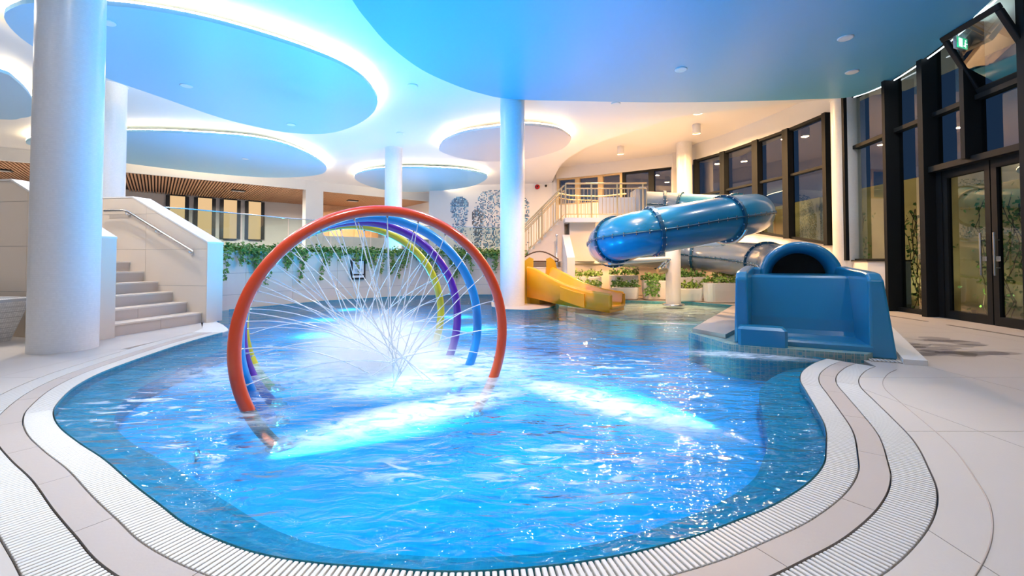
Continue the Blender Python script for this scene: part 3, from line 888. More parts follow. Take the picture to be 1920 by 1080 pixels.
# upper floor slab
struct(MB().prism([(p.x + n_.x * 0.16, p.y + n_.y * 0.16) for p, n_ in zip(wp, wn)] + [(0.62, 24), (-4, 27), (-26, 12), (-26, 6.2), (-8.2, 7.7)], 0.9, 1.0).build('floor_gallery', M['tile']))
for k_, (x, y) in enumerate(FLOOD_FILL):
    t = thing('fill_floodlight', 'added blue ceiling uplight behind the ivy, %s of five' % ['leftmost by the planter', 'second', 'one under the long oval', 'one before the servery', 'farthest'][k_], 'fill_floodlight', (x, y, 1.0), 0, 'added fill lights behind the ivy')
    MB().lathe([(0.09, 0), (0.13, 0.02), (0.13, 0.15), (0.11, 0.15)], 16).build('housing', M['black'], t)
# glass balustrade behind the planting
gl = thing('glass_balustrade', 'frameless glass balustrade behind the ivy on the planter wall', 'balustrade')
gp = [(p.x + n_.x * 0.62, p.y + n_.y * 0.62) for p, n_ in zip(wp, wn)]
gp = [Vector((x, y, 0)) for x, y in gp]
gp = resample(gp, 1.15)
for i in range(len(gp) - 1):
    a_, b_ = gp[i], gp[i + 1]
    d_ = (b_ - a_).normalized()
    a2, b2 = a_ + d_ * 0.012, b_ - d_ * 0.012
    nn = Vector((-d_.y, d_.x, 0)) * 0.006
    MB().prism([(a2.x, a2.y), (b2.x, b2.y), (b2.x + nn.x, b2.y + nn.y), (a2.x + nn.x, a2.y + nn.y)], 1.05, 2.08).build('glass_pane', M['railglass'], gl)
MB().tube([(p.x, p.y, 2.09) for p in gp], 0.014, 6).build('top_rail', M['steel'], gl)
MB().tube([(p.x, p.y, 1.05) for p in gp], 0.03, 6).build('base_channel', M['steel'], gl)

# ivy on the planter wall
def leaf_mb(mb, p, size, nrm, spin):
    q = nrm.to_track_quat('Z', 'Y').to_matrix().to_4x4()
    T = Matrix.Translation(p) @ q @ Matrix.Rotation(spin, 4, 'Z') @ Matrix.Scale(size, 4)
    mb.add([(0, -0.5, 0), (0.42, -0.1, 0.1), (0.0, 0.6, -0.05), (-0.42, -0.1, 0.1), (0, 0, 0)], [(0, 1, 4), (1, 2, 4), (2, 3, 4), (3, 0, 4)], False, T)
rnd = random.Random(3)
def rvec(z=0.4):
    return Vector((rnd.uniform(-1, 1), rnd.uniform(-1, 1), rnd.uniform(-0.3, 1) + z)).normalized()
ORD = ['first', 'second', 'third', 'fourth', 'fifth', 'sixth', 'seventh', 'eighth', 'ninth', 'tenth', 'eleventh', 'twelfth', 'thirteenth', 'fourteenth', 'fifteenth', 'sixteenth', 'seventeenth', 'eighteenth', 'nineteenth', 'twentieth', 'twenty-first', 'twenty-second']
nivy = 22
tot = len(wp)
for k_ in range(nivy):
    f_ = 0.135 + 0.80 * (k_ + 0.5) / nivy
    i = int(f_ * (tot - 1))
    p, n_ = wp[i], wn[i]
    tdir = Vector((n_.y, -n_.x, 0))
    root = thing('ivy_plant', 'green ivy clump on the curved planter wall, %s counting from the stair parapet' % ORD[k_], 'ivy', (p.x, p.y, 1.2), 0, 'ivy along the planter wall')
    fol = MB(); 
    for q in range(230):
        a_ = rnd.gauss(0, 0.24); d_ = rnd.uniform(-0.10, 0.4); z = 0.02 + abs(rnd.gauss(0.03, 0.07)) - (0.05 if d_ < 0 else 0) * rnd.random() * 2
        leaf_mb(fol, tdir * a_ + Vector((n_.x, n_.y, 0)) * d_ + Vector((0, 0, z)), rnd.uniform(0.05, 0.085), rvec(), rnd.uniform(0, 6.3))
    fo = fol.build('foliage', M['leafd'] if k_ % 3 else M['leaf'], root, None, 'stuff')
    for s_ in range(rnd.choice([1, 2, 4, 5])):
        a_ = rnd.uniform(-0.3, 0.3); ln = rnd.uniform(0.15, 0.45) + (0.3 if k_ % 3 == 0 else 0)
        st_ = MB(); path = []
        for j in range(8):
            t_ = j / 7
            path.append(tdir * (a_ + 0.03 * math.sin(t_ * 5 + k_)) + Vector((n_.x, n_.y, 0)) * (-0.07 - 0.02 * math.sin(t_ * 3)) + Vector((0, 0, 0.05 - ln * t_)))
        st_.cm = 1
        st_.tube(path, 0.004, 4)
        st_.cm = 0
        for j in range(int(ln * 60) + 6):
            t_ = rnd.random()
            w_ = 0.055 * (1 - 0.6 * t_)
            q = path[min(7, int(t_ * 7.99))] + tdir * rnd.gauss(0, w_) + Vector((n_.x, n_.y, 0)) * rnd.uniform(-0.04, 0.01) + Vector((0, 0, rnd.uniform(-0.04, 0.04)))
            leaf_mb(st_, q, rnd.uniform(0.045, 0.075), (Vector((-n_.x, -n_.y, 0.3)) + rvec(0) * 0.6).normalized(), rnd.uniform(0, 6.3))
        st_.build('trailing_shoot', [M['leafd'], M['stem']], fo, None, 'stuff')

# pictogram board on the planter wall
i = min(range(len(wp)), key=lambda i: abs(wp[i].x / wp[i].y - (672 - 960) / 820))
p, n_ = wp[i], wn[i]
sg = thing('notice_board', 'dark framed rules board hanging on the planter wall behind the jets', 'sign', (p.x - n_.x * 0.03, p.y - n_.y * 0.03, 0.78), math.atan2(n_.y, n_.x) - PI / 2)
MB().rbox(-0.21, 0.21, -0.02, 0.02, -0.27, 0.27, 0.01).build('frame', M['black'], sg)
MB().box(-0.15, 0.15, -0.026, -0.02, -0.12, 0.23).build('sheet', M['pot'], sg)
MB().box(-0.11, 0.11, -0.03, -0.026, -0.06, 0.02).box(-0.06, 0.02, -0.03, -0.026, 0.05, 0.18).build('printed_figure', M['greywall'], sg)
MB().box(-0.16, 0.16, -0.026, -0.02, -0.22, -0.16).build('text_strip', M['pot'], sg)

# ------------------------------------------------------------------ gallery facade (left back)
FA, FB, FC = Vector((-24.5, 8.6)), Vector((-9.6, 21.2)), Vector((-4.75, 25.4))
fd = (FB - Vector((-15.04, 16.77))).normalized()
FA = FB - fd * 16
fn = Vector((-fd.y, fd.x))          # away from the pool
def fa(s, d):                       # s measured from FB along facade, d depth
    p = FB + fd * s + fn * d
    return (p.x, p.y)
gal = thing('wall_gallery', None, None); struct(gal)
MB().prism([fa(-16, 0), fa(6.6, 0), fa(6.6, 0.12), fa(-16, 0.12)], 4.45, 4.95).build('beam', M['white'], gal)
for s0, s1 in ((-8.35, -7.05), (-0.40, 0.40)):
    MB().prism([fa(s0, -0.02), fa(s1, -0.02), fa(s1, 0.6), fa(s0, 0.6)], 0.95, 4.95).build('pier', M['white'], gal)
MB().prism([fa(-18, 6.0), fa(6.6, 6.0), fa(6.6, 6.2), fa(-18, 6.2)], 0.95, 4.95).build('back_wall', M['greywall'], gal)
MB().prism([fa(6.3, 0.0), fa(6.6, 0.0), fa(6.6, 6.1), fa(6.3, 6.1)], 0.95, 4.95).build('end_wall', M['white'], gal)
MB().prism([fa(0.4, -0.05), fa(6.4, -0.05), fa(6.4, 0.12), fa(0.4, 0.12)], 1.4, 2.25).build('parapet', M['white'], gal)
# timber slat soffit: slats as parts
sof = thing('timber_soffit', 'slatted larch soffit over the gallery with dark gaps', 'soffit')
MB().prism([fa(-16, 0.12), fa(6.3, 0.12), fa(6.3, 6.0), fa(-16, 6.0)], 4.52, 4.56).build('backing_board', M['woodback'], sof)
slat_me = MB().box(-0.028, 0.028, 0.14, 5.98, 4.44, 4.50).mesh('soffit_slat', M['wood'])
rz = math.atan2(fd.y, fd.x)
for i in range(195):
    s = -15.0 + i * 0.11
    if -8.4 < s < -7.0: continue
    p = FB + fd * s
    inst('soffit_slat', slat_me, sof, (p.x, p.y, 0), rz)
for lab, (s, d_) in zip(('black rectangular lamp under the soffit right of the lit slit windows', 'black rectangular lamp under the soffit in front of the servery', 'black rectangular lamp under the soffit left of the thick column'), ((-2.9, 2.2), (2.6, 2.2), (-10.5, 2.2))):
    p = fa(s, d_)
    t = thing('soffit_lamp', lab, 'lamp', (p[0], p[1], 4.38), rz, 'lamps under timber soffit')
    MB().rbox(-0.3, 0.3, -0.16, 0.16, 0.0, 0.06, 0.02).build('housing', M['black'], t)
    MB().box(-0.25, 0.25, -0.12, 0.12, -0.006, 0.0).build('diffuser', M['greywall'], t)
    area('gallery_lamp', (p[0], p[1], 4.35), 0.14, 480, (1, 0.86, 0.7), (0, 0, rz))
# narrow lit windows in the gallery back wall
def slit(s, w_, z0, z1, k_):
    t = thing('window_%d' % k_, None, None); struct(t)
    for (a_, b_) in ((s - 0.17, s), (s + w_, s + w_ + 0.17)):
        MB().prism([fa(a_, 5.88), fa(b_, 5.88), fa(b_, 6.02), fa(a_, 6.02)], z0, z1).build('jamb', M['black'], t)
    MB().prism([fa(s, 5.88), fa(s + w_, 5.88), fa(s + w_, 6.02), fa(s, 6.02)], z0 - 0.06, z0).build('sill', M['black'], t)
    MB().prism([fa(s, 5.88), fa(s + w_, 5.88), fa(s + w_, 6.02), fa(s, 6.02)], z1, z1 + 0.06).build('head', M['black'], t)
    MB().prism([fa(s, 5.96), fa(s + w_, 5.96), fa(s + w_, 5.98), fa(s, 5.98)], z0, z1).build('lit_pane', M['roomlit'], t)
for k_, px in enumerate((312, 365, 414, 461)):
    # where the sight line meets the back wall
    tx = (px - 960) / 820
    o_ = FB + fn * 5.9
    s = (tx * o_.y - o_.x) / (fd.x - tx * fd.y)
    slit(s + 0.1, 0.62, 2.25, 4.38, k_ + 1)
slit(-16.4, 1.4, 2.25, 4.40, 5)
# servery niche with warm cabinets seen over the second parapet
srv = thing('servery', 'warm lit wooden servery counter and shelves in the gallery behind the hoops', 'counter')
MB().prism([fa(1.4, 5.4), fa(5.4, 5.4), fa(5.4, 5.9), fa(1.4, 5.9)], 1.0, 5.4).build('cabinet', M['wood'], srv)
for i in range(5):
    MB().prism([fa(1.5 + i * 0.78, 5.36), fa(2.16 + i * 0.78, 5.36), fa(2.16 + i * 0.78, 5.4), fa(1.5 + i * 0.78, 5.4)], 1.15, 3.1).build('cabinet_door', M['gold'] if i % 2 else M['wood'], srv)
area('servery_lamp', fa(3.4, 3.8) + (4.3,), 0.5, 160, WARM, (0, 0, 0))

# mosaic wall
mw0, mw1 = Vector((-4.3, 22.6)), Vector((2.05, 21.7))
md = (mw1 - mw0).normalized(); mn = Vector((-md.y, md.x))
struct(MB().prism([tuple(mw0), tuple(mw1), tuple(mw1 + mn * 0.3), tuple(mw0 + mn * 0.3)], 0.0, 4.95).build('wall_back', M['white']))
mos = thing('drop_mosaic', 'blue mosaic picture of falling drops on the white back wall', 'mosaic')
def mosaic_cells(cells, name, mat):
    b = MB()
    for (u_, z) in cells:
        p = mw0 + md * u_ - mn * 0.012
        q = p + md * 0.05
        b.add([(p.x, p.y, z), (q.x, q.y, z), (q.x, q.y, z + 0.05), (p.x, p.y, z + 0.05)], [(0, 1, 2, 3)])
    b.build(name, mat, mos, None, 'stuff')
M['mos1'] = surf('dark_blue_tessera', (0.01, 0.11, 0.28), 0.25)
M['mos2'] = surf('light_blue_tessera', (0.18, 0.45, 0.68), 0.25)
M['mos3'] = surf('black_tessera', (0.015, 0.02, 0.04), 0.25)
cells = {1: [], 2: [], 3: []}
r2 = random.Random(11)
for i in range(78):
    for j in range(52):
        u_, z = 0.55 + i * 0.06, 1.5 + j * 0.06
        x = -4.3 + u_            # roughly world x
        zz = z
        def drop(cx_, hw, zt, zb):
            if zz > zt: return 0
            top = zt - hw
            wid = hw if zz < top else math.sqrt(max(0, hw * hw - (zz - top) ** 2))
            wid *= min(1, 0.5 + 0.5 * max(0, (zz - zb)) / (top - zb)) if zz < top else 1
            return 1 if abs(x - cx_) < wid else 0
        a_ = drop(-2.7, 0.48, 4.30, 1.5); c_ = drop(-0.5, 1.45, 4.9, 1.0); e_ = drop(-1.75, 0.30, 3.65, 1.4)
        pr = max(a_ * (0.52 + 0.4 * (z > 3.75)), c_ * 0.48, e_ * 0.75)
        if (z < 2.7 and x > -2.6): pr = max(pr, 0.10)
        if r2.random() < pr:
            k_ = 3 if (e_ and r2.random() < 0.6) else (1 if r2.random() < 0.5 else 2)
            cells[k_].append((u_, z))
mosaic_cells(cells[1], 'dark_blue_tesserae', M['mos1'])
mosaic_cells(cells[2], 'light_blue_tesserae', M['mos2'])
mosaic_cells(cells[3], 'black_tesserae', M['mos3'])

# fire bell and small sensor
p = mw0 + md * 5.62
al = thing('fire_alarm', 'round red fire alarm sounder on the white back wall', 'alarm', (p.x, p.y - 0.02, 4.98 - 0.02), 0)
al.location = (p.x, p.y - 0.02, 4.72)
MB().lathe([(0.12, 0), (0.12, 0.05), (0.07, 0.09), (0.0, 0.1)], 20, Matrix.Rotation(PI / 2, 4, 'X')).build('sounder', M['red'], al)
MB().lathe([(0.04, 0.08), (0.04, 0.115), (0.0, 0.12)], 12, Matrix.Rotation(PI / 2, 4, 'X')).build('cap', M['black'], al)
p = mw0 + md * 6.05
se = thing('wall_sensor', 'small black sensor beside the red fire alarm', 'sensor', (p.x, p.y - 0.02, 4.76))
MB().lathe([(0.06, 0), (0.06, 0.04), (0.03, 0.06), (0.0, 0.06)], 14, Matrix.Rotation(PI / 2, 4, 'X')).build('dome', M['black'], se)

# ------------------------------------------------------------------ right window wall and doors
fx = lambda y: 7.5 + 0.145 * (y - 6.43) - 0.0 * y
def fin(y0, z0, z1, parent, name='mullion', w_=0.07, dep=0.28):
    x = fx(y0)
    MB().box(x - dep, x + 0.08, y0 - w_ / 2, y0 + w_ / 2, z0, z1).build(name, M['anthracite'], parent)
def bay(k_, ya, yb, levels, mull=True, glassmat='glass'):
    t = thing('window_%d' % k_, None, None); struct(t)
    for a_, b_ in zip(levels[:-1], levels[1:]):
        xa, xb = fx(ya), fx(yb)
        MB().prism([(xa, ya), (xb, yb), (xb + 0.02, yb), (xa + 0.02, ya)], a_ + 0.03, b_ - 0.03).build('pane', M[glassmat], t)
    for z in levels:
        xa, xb = fx(ya), fx(yb)
        MB().prism([(xa - 0.10, ya), (xb - 0.10, yb), (xb + 0.06, yb), (xa + 0.06, ya)], z - 0.04, z + 0.04).build('transom', M['anthracite'], t)
    return t
t = bay(6, 8.85, 10.25, (1.02, 3.65, 4.86)); fin(8.85, 0.0, 4.9, t); fin(10.2, 1.02, 4.9, t)
t = bay(7, 7.91, 8.85, (0.04, 3.65, 4.86)); fin(7.91, 0.0, 4.9, t, w_=0.10)
t = bay(8, 7.05, 7.91, (2.66, 3.65, 4.86)); fin(7.05, 2.66, 4.9, t)
t = bay(9, 6.1, 7.05, (2.66, 3.65)); fin(6.1, 0.0, 4.9, t, w_=0.10)
t = bay(10, 4.9, 6.1, (0.04, 2.66, 3.65, 4.86)); fin(4.9, 0.0, 4.9, t)
t = bay(11, 3.7, 4.9, (0.04, 2.66, 3.65, 4.86)); fin(3.7, 0.0, 4.9, t)
t = bay(12, -4.0, 3.7, (0.04, 2.66, 3.65, 4.86))
# door frame + two leaves
for k_, (ya, yb, hy) in enumerate(((6.86, 7.74, 6.97), (5.98, 6.84, 6.74))):
    d = thing('door_%d' % (k_ + 1), None, None); struct(d)
    def dp(y, dx0, dx1, y2): return [(fx(y) + dx0, y), (fx(y2) + dx0, y2), (fx(y2) + dx1, y2), (fx(y) + dx1, y)]
    MB().prism(dp(ya, -0.04, 0.04, ya + 0.09), 0.0, 2.6).build('stile', M['anthracite'], d)
    MB().prism(dp(yb - 0.09, -0.04, 0.04, yb), 0.0, 2.6).build('stile', M['anthracite'], d)
    MB().prism(dp(ya + 0.09, -0.04, 0.04, yb - 0.09), 2.46, 2.6).build('top_rail', M['anthracite'], d)
    MB().prism(dp(ya + 0.09, -0.04, 0.04, yb - 0.09), 0.0, 0.14).build('bottom_rail', M['anthracite'], d)
    MB().prism(dp(ya + 0.09, 0.0, 0.015, yb - 0.09), 0.14, 2.46).build('pane', M['glass'], d)
    x = fx(hy)
    h = MB().tube([(x - 0.11, hy, 0.78), (x - 0.11, hy, 1.45)], 0.016, 10)
    for z in (0.9, 1.33): h.tube([(x - 0.11, hy, z), (x - 0.03, hy, z)], 0.008, 6)
    ho = h.build('pull_handle', M['steel'], d)
    ho['label'] = 'vertical brushed steel pull handle'
    lk = MB(); lk.rbox(x - 0.055, x - 0.04, hy - 0.03, hy + 0.03, 1.0, 1.08, 0.005); lk.build('lock', M['steel'], d)
tr = thing('trim_1', None, None); struct(tr)
MB().prism([(fx(7.74) - 0.06, 7.74), (fx(7.86) - 0.06, 7.86), (fx(7.86) + 0.05, 7.86), (fx(7.74) + 0.05, 7.74)], 0.0, 2.64).build('door_jamb', M['anthracite'], tr)
MB().prism([(fx(6.1) - 0.20, 6.0), (fx(7.9) - 0.20, 7.9), (fx(7.9) + 0.05, 7.9), (fx(6.1) + 0.05, 6.0)], 2.6, 2.7).build('door_head', M['anthracite'], tr)
# tilted open vent sash high up
vent = thing('vent_window', 'tilted open vent sash with dark frame high at the right edge', 'window', (fx(6.6) - 0.02, 6.55, 3.72))
vent.rotation_euler = (0, R(-28), math.atan2(1, 0.145) - PI / 2)
for (y0, y1, z0, z1) in ((-0.5, 0.5, 0, 0.09), (-0.5, 0.5, 1.0, 1.09), (-0.5, -0.41, 0.09, 1.0), (0.41, 0.5, 0.09, 1.0)):
    MB().rbox(-0.04, 0.02, y0, y1, z0, z1, 0.008).build('sash_bar', M['anthracite'], vent)
MB().box(-0.015, 0.0, -0.41, 0.41, 0.09, 1.0).build('pane', M['glass'], vent)
MB().tube([(0.0, 0.45, 0.8), (0.38, 0.45, 0.95)], 0.014, 6).build('stay_arm', M['black'], vent)
# low white sill wall between column and first bay
lw = thing('wall_right', None, None); struct(lw)
MB().prism([(7.72, 8.9), (7.80, 8.9), (8.2, 9.0), (8.3, 10.3), (7.95, 10.3), (7.60, 9.35)], 0.0, 1.0).build('sill_wall', M['white'], lw)
MB().prism([(7.69, 8.88), (7.82, 8.88), (8.22, 8.98), (8.32, 10.32), (7.93, 10.32), (7.57, 9.34)], 1.0, 1.03).build('sill_board', M['anthracite'], lw)
MB().prism([(7.71, 8.89), (7.80, 8.89), (8.2, 9.0), (7.94, 10.3), (7.59, 9.34)], 0.0, 0.12).build('plinth', M['striptile'], lw)
# linear drain slots in the deck by the doors
for (x0, y0, x1, y1, lb) in ((6.95, 8.55, 6.9, 7.3, 'dark slot drain in the deck nearer the column'), (6.85, 6.9, 6.75, 5.7, 'dark slot drain in the deck in front of the doors')):
    d_ = Vector((x1 - x0, y1 - y0)).normalized(); nn = Vector((-d_.y, d_.x)) * 0.03
    s_ = thing('slot_drain', lb, 'drain', (0, 0, 0))
    MB().prism([(x0 - nn.x, y0 - nn.y), (x1 - nn.x, y1 - nn.y), (x1 + nn.x, y1 + nn.y), (x0 + nn.x, y0 + nn.y)], 0.0, 0.004).build('slot', M['channel'], s_)
# exit sign
ex = thing('exit_sign', 'green lit emergency exit sign with running figure hanging from the ceiling', 'sign', (7.28, 7.0, 4.42), R(20))
M['exitgreen'] = emis('exit_sign_green', (0.02, 0.62, 0.30), 1.6)
M['exitwhite'] = emis('exit_sign_white', (0.9, 1.0, 0.95), 2.4)
MB().rbox(-0.19, 0.19, -0.02, 0.02, 0.0, 0.2, 0.008).build('housing', M['white'], ex)
MB().box(-0.17, 0.17, -0.025, -0.02, 0.015, 0.185).build('green_face', M['exitgreen'], ex)
fig = MB()
fig.box(-0.13, -0.03, -0.028, -0.025, 0.03, 0.17)
fig.box(0.03, 0.06, -0.028, -0.025, 0.06, 0.12).box(0.06, 0.11, -0.028, -0.025, 0.09, 0.105).box(0.0, 0.04, -0.028, -0.025, 0.045, 0.065).box(0.05, 0.065, -0.028, -0.025, 0.03, 0.07).box(0.045, 0.075, -0.028, -0.025, 0.13, 0.16)
fig.build('running_figure', M['exitwhite'], ex)
for q in (-0.1, 0.1): MB().tube([(q, 0, 0.2), (q, 0, 0.26)], 0.008, 6).build('suspension_rod', M['steel'], ex)
area('exit_sign_glow', (7.28, 6.95, 4.62), 0.2, 6, (0.75, 1.0, 0.92), (PI, 0, 0))

# ------------------------------------------------------------------ far right curved window wall
RW = [(8.42, 11.1), (8.44, 11.5), (8.30, 13.0), (8.05, 14.2), (7.7, 15.7), (7.2, 17.0), (6.9, 18.6)]
SILL = [1.40, 1.42, 1.68, 1.90, 2.05, 2.15, 2.4]
wr = thing('wall_right_far', None, None); struct(wr)
def wall_quad(mb, a_, b_, za0, zb0, za1, zb1, th=0.2):
    d_ = (Vector(b_) - Vector(a_)).normalized(); nn = Vector((d_.y, -d_.x)) * th
    v_ = [(a_[0], a_[1], za0), (b_[0], b_[1], zb0), (b_[0], b_[1], zb1), (a_[0], a_[1], za1)]
    v_ += [(x + nn.x, y + nn.y, z) for x, y, z in v_]
    mb.add(v_, [(0, 1, 2, 3), (7, 6, 5, 4), (0, 4, 5, 1), (1, 5, 6, 2), (2, 6, 7, 3), (3, 7, 4, 0)])
low, high = MB(), MB()
HEAD = 4.95
for i in range(len(RW) - 1):
    wall_quad(low, RW[i], RW[i + 1], 0.0, 0.0, SILL[i], SILL[i + 1])
    wall_quad(high, RW[i], RW[i + 1], HEAD, HEAD, 5.62, 5.62)
low.build('lower_wall', M['white'], wr); high.build('upper_wall', M['white'], wr)
def wbay(k_, a_, b_, za, zb, head, mids, fr=0.12, dep=0.16, finA=True, finB=True, mat=None):
    t = thing('window_%d' % k_, None, None); struct(t)
    A, B = Vector(a_), Vector(b_)
    d_ = (B - A).normalized(); nn = Vector((-d_.y, d_.x))
    if nn.dot(-A) < 0: nn = -nn            # towards the hall
    def bar(p, q, z0a, z0b, z1a, z1b, d0, d1, name):
        v_ = [(p.x + nn.x * d0, p.y + nn.y * d0, z0a), (q.x + nn.x * d0, q.y + nn.y * d0, z0b), (q.x + nn.x * d1, q.y + nn.y * d1, z0b), (p.x + nn.x * d1, p.y + nn.y * d1, z0a)]
        v_ += [(v_[0][0], v_[0][1], z1a), (v_[1][0], v_[1][1], z1b), (v_[2][0], v_[2][1], z1b), (v_[3][0], v_[3][1], z1a)]
        MB().add(v_, [(0, 3, 2, 1), (4, 5, 6, 7), (0, 1, 5, 4), (1, 2, 6, 5), (2, 3, 7, 6), (3, 0, 4, 7)]).build(name, M['glass'] if name == 'pane' else (mat or M['anthracite']), t)
    if finA: bar(A, A + d_ * fr, za, za, head, head, -0.05, dep, 'mullion')
    if finB: bar(B - d_ * fr, B, zb, zb, head, head, -0.05, dep, 'mullion')
    bar(A, B, head - 0.08, head - 0.08, head, head, -0.06, 0.10, 'head_rail')
    bar(A, B, za, zb, za + 0.07, zb + 0.07, -0.06, 0.08, 'sill_rail')
    zs = [(za, zb)] + [(m_, m_) for m_ in mids] + [(head, head)]
    for m_ in mids:
        bar(A, B, m_ - 0.035, m_ - 0.035, m_ + 0.035, m_ + 0.035, -0.05, 0.08, 'transom')
    for (l, h) in zip(zs[:-1], zs[1:]):
        bar(A + d_ * 0.02, B - d_ * 0.02, l[0] + 0.03, l[1] + 0.03, h[0] - 0.03, h[1] - 0.03, -0.03, -0.015, 'pane')
for i in range(1, 5):
    wbay(12 + i, RW[i], RW[i + 1], SILL[i], SILL[i + 1], HEAD, (3.55,))
# back warm window band
BW = [(7.1, 18.7), (6.2, 19.3), (5.1, 20.0), (4.2, 20.55), (3.2, 21.1), (2.25, 21.55)]
bw_low, bw_high = MB(), MB()
for i in range(5):
    wbay(17 + i, BW[i], BW[i + 1], 3.75, 3.75, 5.06, (), mat=M['gold'] if i > 1 else None, dep=0.12)
    wall_quad(bw_low, BW[i + 1], BW[i], 0.0, 0.0, 3.75, 3.75)
    wall_quad(bw_high, BW[i + 1], BW[i], 5.06, 5.06, 5.62, 5.62)
wb = thing('wall_back_warm', None, None); struct(wb)
bw_low.build('lower_wall', M['white'], wb); bw_high.build('upper_wall', M['white'], wb)
MB().prism([(2.05, 21.6), (2.3, 21.5), (2.3, 21.8), (2.05, 21.9)], 0, 5.62).build('corner_pier', M['white'], wb)
MB().prism([(6.8, 18.4), (7.2, 18.4), (7.3, 18.9), (6.9, 18.9)], 0, 5.62).build('corner_pier', M['white'], wb)

# ------------------------------------------------------------------ outside the windows
struct(MB().prism([(7.9, -6), (16, -6), (16, 24), (9.0, 24), (8.7, 11), (7.95, 9)], -0.2, -0.06).build('ground_outside', M['outground']))
ow = thing('garden_wall', 'mossy concrete garden wall outside the right windows', 'wall', (0, 0, 0))
for i in range(12):
    y0 = 4.0 + i * 1.2
    MB().box(9.6 + 0.06 * (i % 2), 9.85, y0, y0 + 1.19, -0.1, 3.0).build('concrete_panel', M['outwall'], ow)
for (x, y, s_) in ((9.1, 9.6, 1), (9.1, 8.1, 2), (9.1, 7.2, 3), (9.15, 11.6, 4)):
    sh = thing('climbing_shrub', 'thin leafy shrub outside the glass, ' + ['behind the bay next to the white column', 'behind the bay left of the doors', 'behind the glass doors', 'behind the far curved windows'][s_ - 1], 'shrub', (x, y, -0.06), 0, 'shrubs outside the window wall')
    r3 = random.Random(s_)
    wd, lf = MB(), MB()
    for k_ in range(9):
        p = Vector((r3.uniform(-.15, .15), r3.uniform(-.3, .3), 0)); path = [p.copy()]
        for j in range(9):
            p = p + Vector((r3.uniform(-.05, .05), r3.uniform(-.14, .14), r3.uniform(0.14, 0.33))); path.append(p.copy())
            for q in range(4):
                leaf_mb(lf, p + Vector((r3.gauss(0, .1), r3.gauss(0, .12), r3.gauss(0, .1))), r3.uniform(0.05, 0.10), Vector((r3.uniform(-1, .2), r3.uniform(-1, 1), r3.uniform(-.5, 1))).normalized(), r3.uniform(0, 6))
        wd.tube(path, 0.008, 4)
    wd.build('branch', M['stem'], sh); lf.build('foliage', M['leafd'], sh)
for k_, (x, y) in enumerate(((8.75, 8.3), (9.0, 10.3), (9.2, 13.0), (8.7, 6.2))):
    g_ = thing('garden_lamp', 'low garden lamp outside ' + ['left of the glass doors', 'behind the sill wall', 'behind the far curved windows', 'behind the glass doors'][k_], 'lamp', (x, y, -0.06), 0, 'garden lamps outside')
    MB().lathe([(0.05, 0), (0.05, 0.12), (0.04, 0.14), (0.03, 0.14)], 12).build('bollard', M['black'], g_)
    spot('garden_light', (x, y, 0.12), (9.7, y, 1.4), 42, (1.0, 0.86, 0.55), 140, 0.8, 0.05)

# walls that close the hall out of view
struct(MB().box(-26, 9.0, -4.3, -4.0, -0.1, 5.0).build('wall_front', M['white']))
struct(MB().box(-26.3, -26, -4.3, 12, -0.1, 5.0).build('wall_left', M['white']))

# ------------------------------------------------------------------ water hoops
HC = Vector((-0.986, 3.449, 0.386)); HS = Vector((-0.256, 0.453, 0)); HR = 1.012; HPHI = 0.479
hx = Vector((math.cos(HPHI), math.sin(HPHI), 0))
rj = random.Random(5)
for k_, (nm, mt, lb) in enumerate((('red', 'ring_red', 'orange-red water hoop, nearest of the four in the pool'), ('blue', 'ring_blue', 'azure blue water hoop, second behind the red one'),
                                   ('purple', 'ring_purple', 'violet water hoop between the blue and yellow ones'), ('yellow', 'ring_yellow', 'lime yellow water hoop, farthest of the four in the pool'))):
    c0 = HC + HS * k_
    t = thing('water_hoop', lb, 'water hoop', tuple(c0), HPHI, 'spraying water hoops')
    ring = []
    for i in range(97):
        a_ = R(-43.5) + (2 * PI - R(93)) * i / 96
        ring.append((HR * math.cos(a_), 0, HR * math.sin(a_)))
    pipe = MB().tube(ring, 0.043, 20).build('pipe', M[mt], t)
    for s_ in (-1, 1):
        x = HR * math.cos(R(-43.5)) * s_
        MB().lathe([(0.09, -0.02), (0.09, 0.0), (0.06, 0.01), (0.05, 0.05)], 18, Matrix.Translation((x, 0, HR * math.sin(R(-43.5)) + 0.01))).build('base_flange', M['steel'], t)
    nj = 15
    for i in range(nj):
        a_ = R(-14 + 208 * (i + 0.5 * (k_ % 2)) / (nj - 1))
        if a_ > R(196): continue
        p = Vector(((HR - 0.04) * math.cos(a_), 0, (HR - 0.04) * math.sin(a_)))
        MB().tube([p * 1.005, p * 0.985], 0.008, 6).build('nozzle', M['steel'], pipe)
        e = Vector((rj.gauss(0.12, 0.10), rj.gauss(0, 0.06), -0.386 + max(0.0, rj.gauss(0.05, 0.08)) + (0.12 if abs(a_ - PI / 2) > 1.2 else 0)))
        path = []
        horiz = abs(math.cos(a_))
        for j in range(13):
            u_ = j / 12
            q = p.lerp(e, u_)
            q.z += 0.32 * horiz * u_ * (1 - u_)
            path.append(q)
        MB().tube(path, lambda i_: 0.0034 + 0.0018 * i_ / 12, 5, cap=False).build('water_jet', M['jet'], pipe)
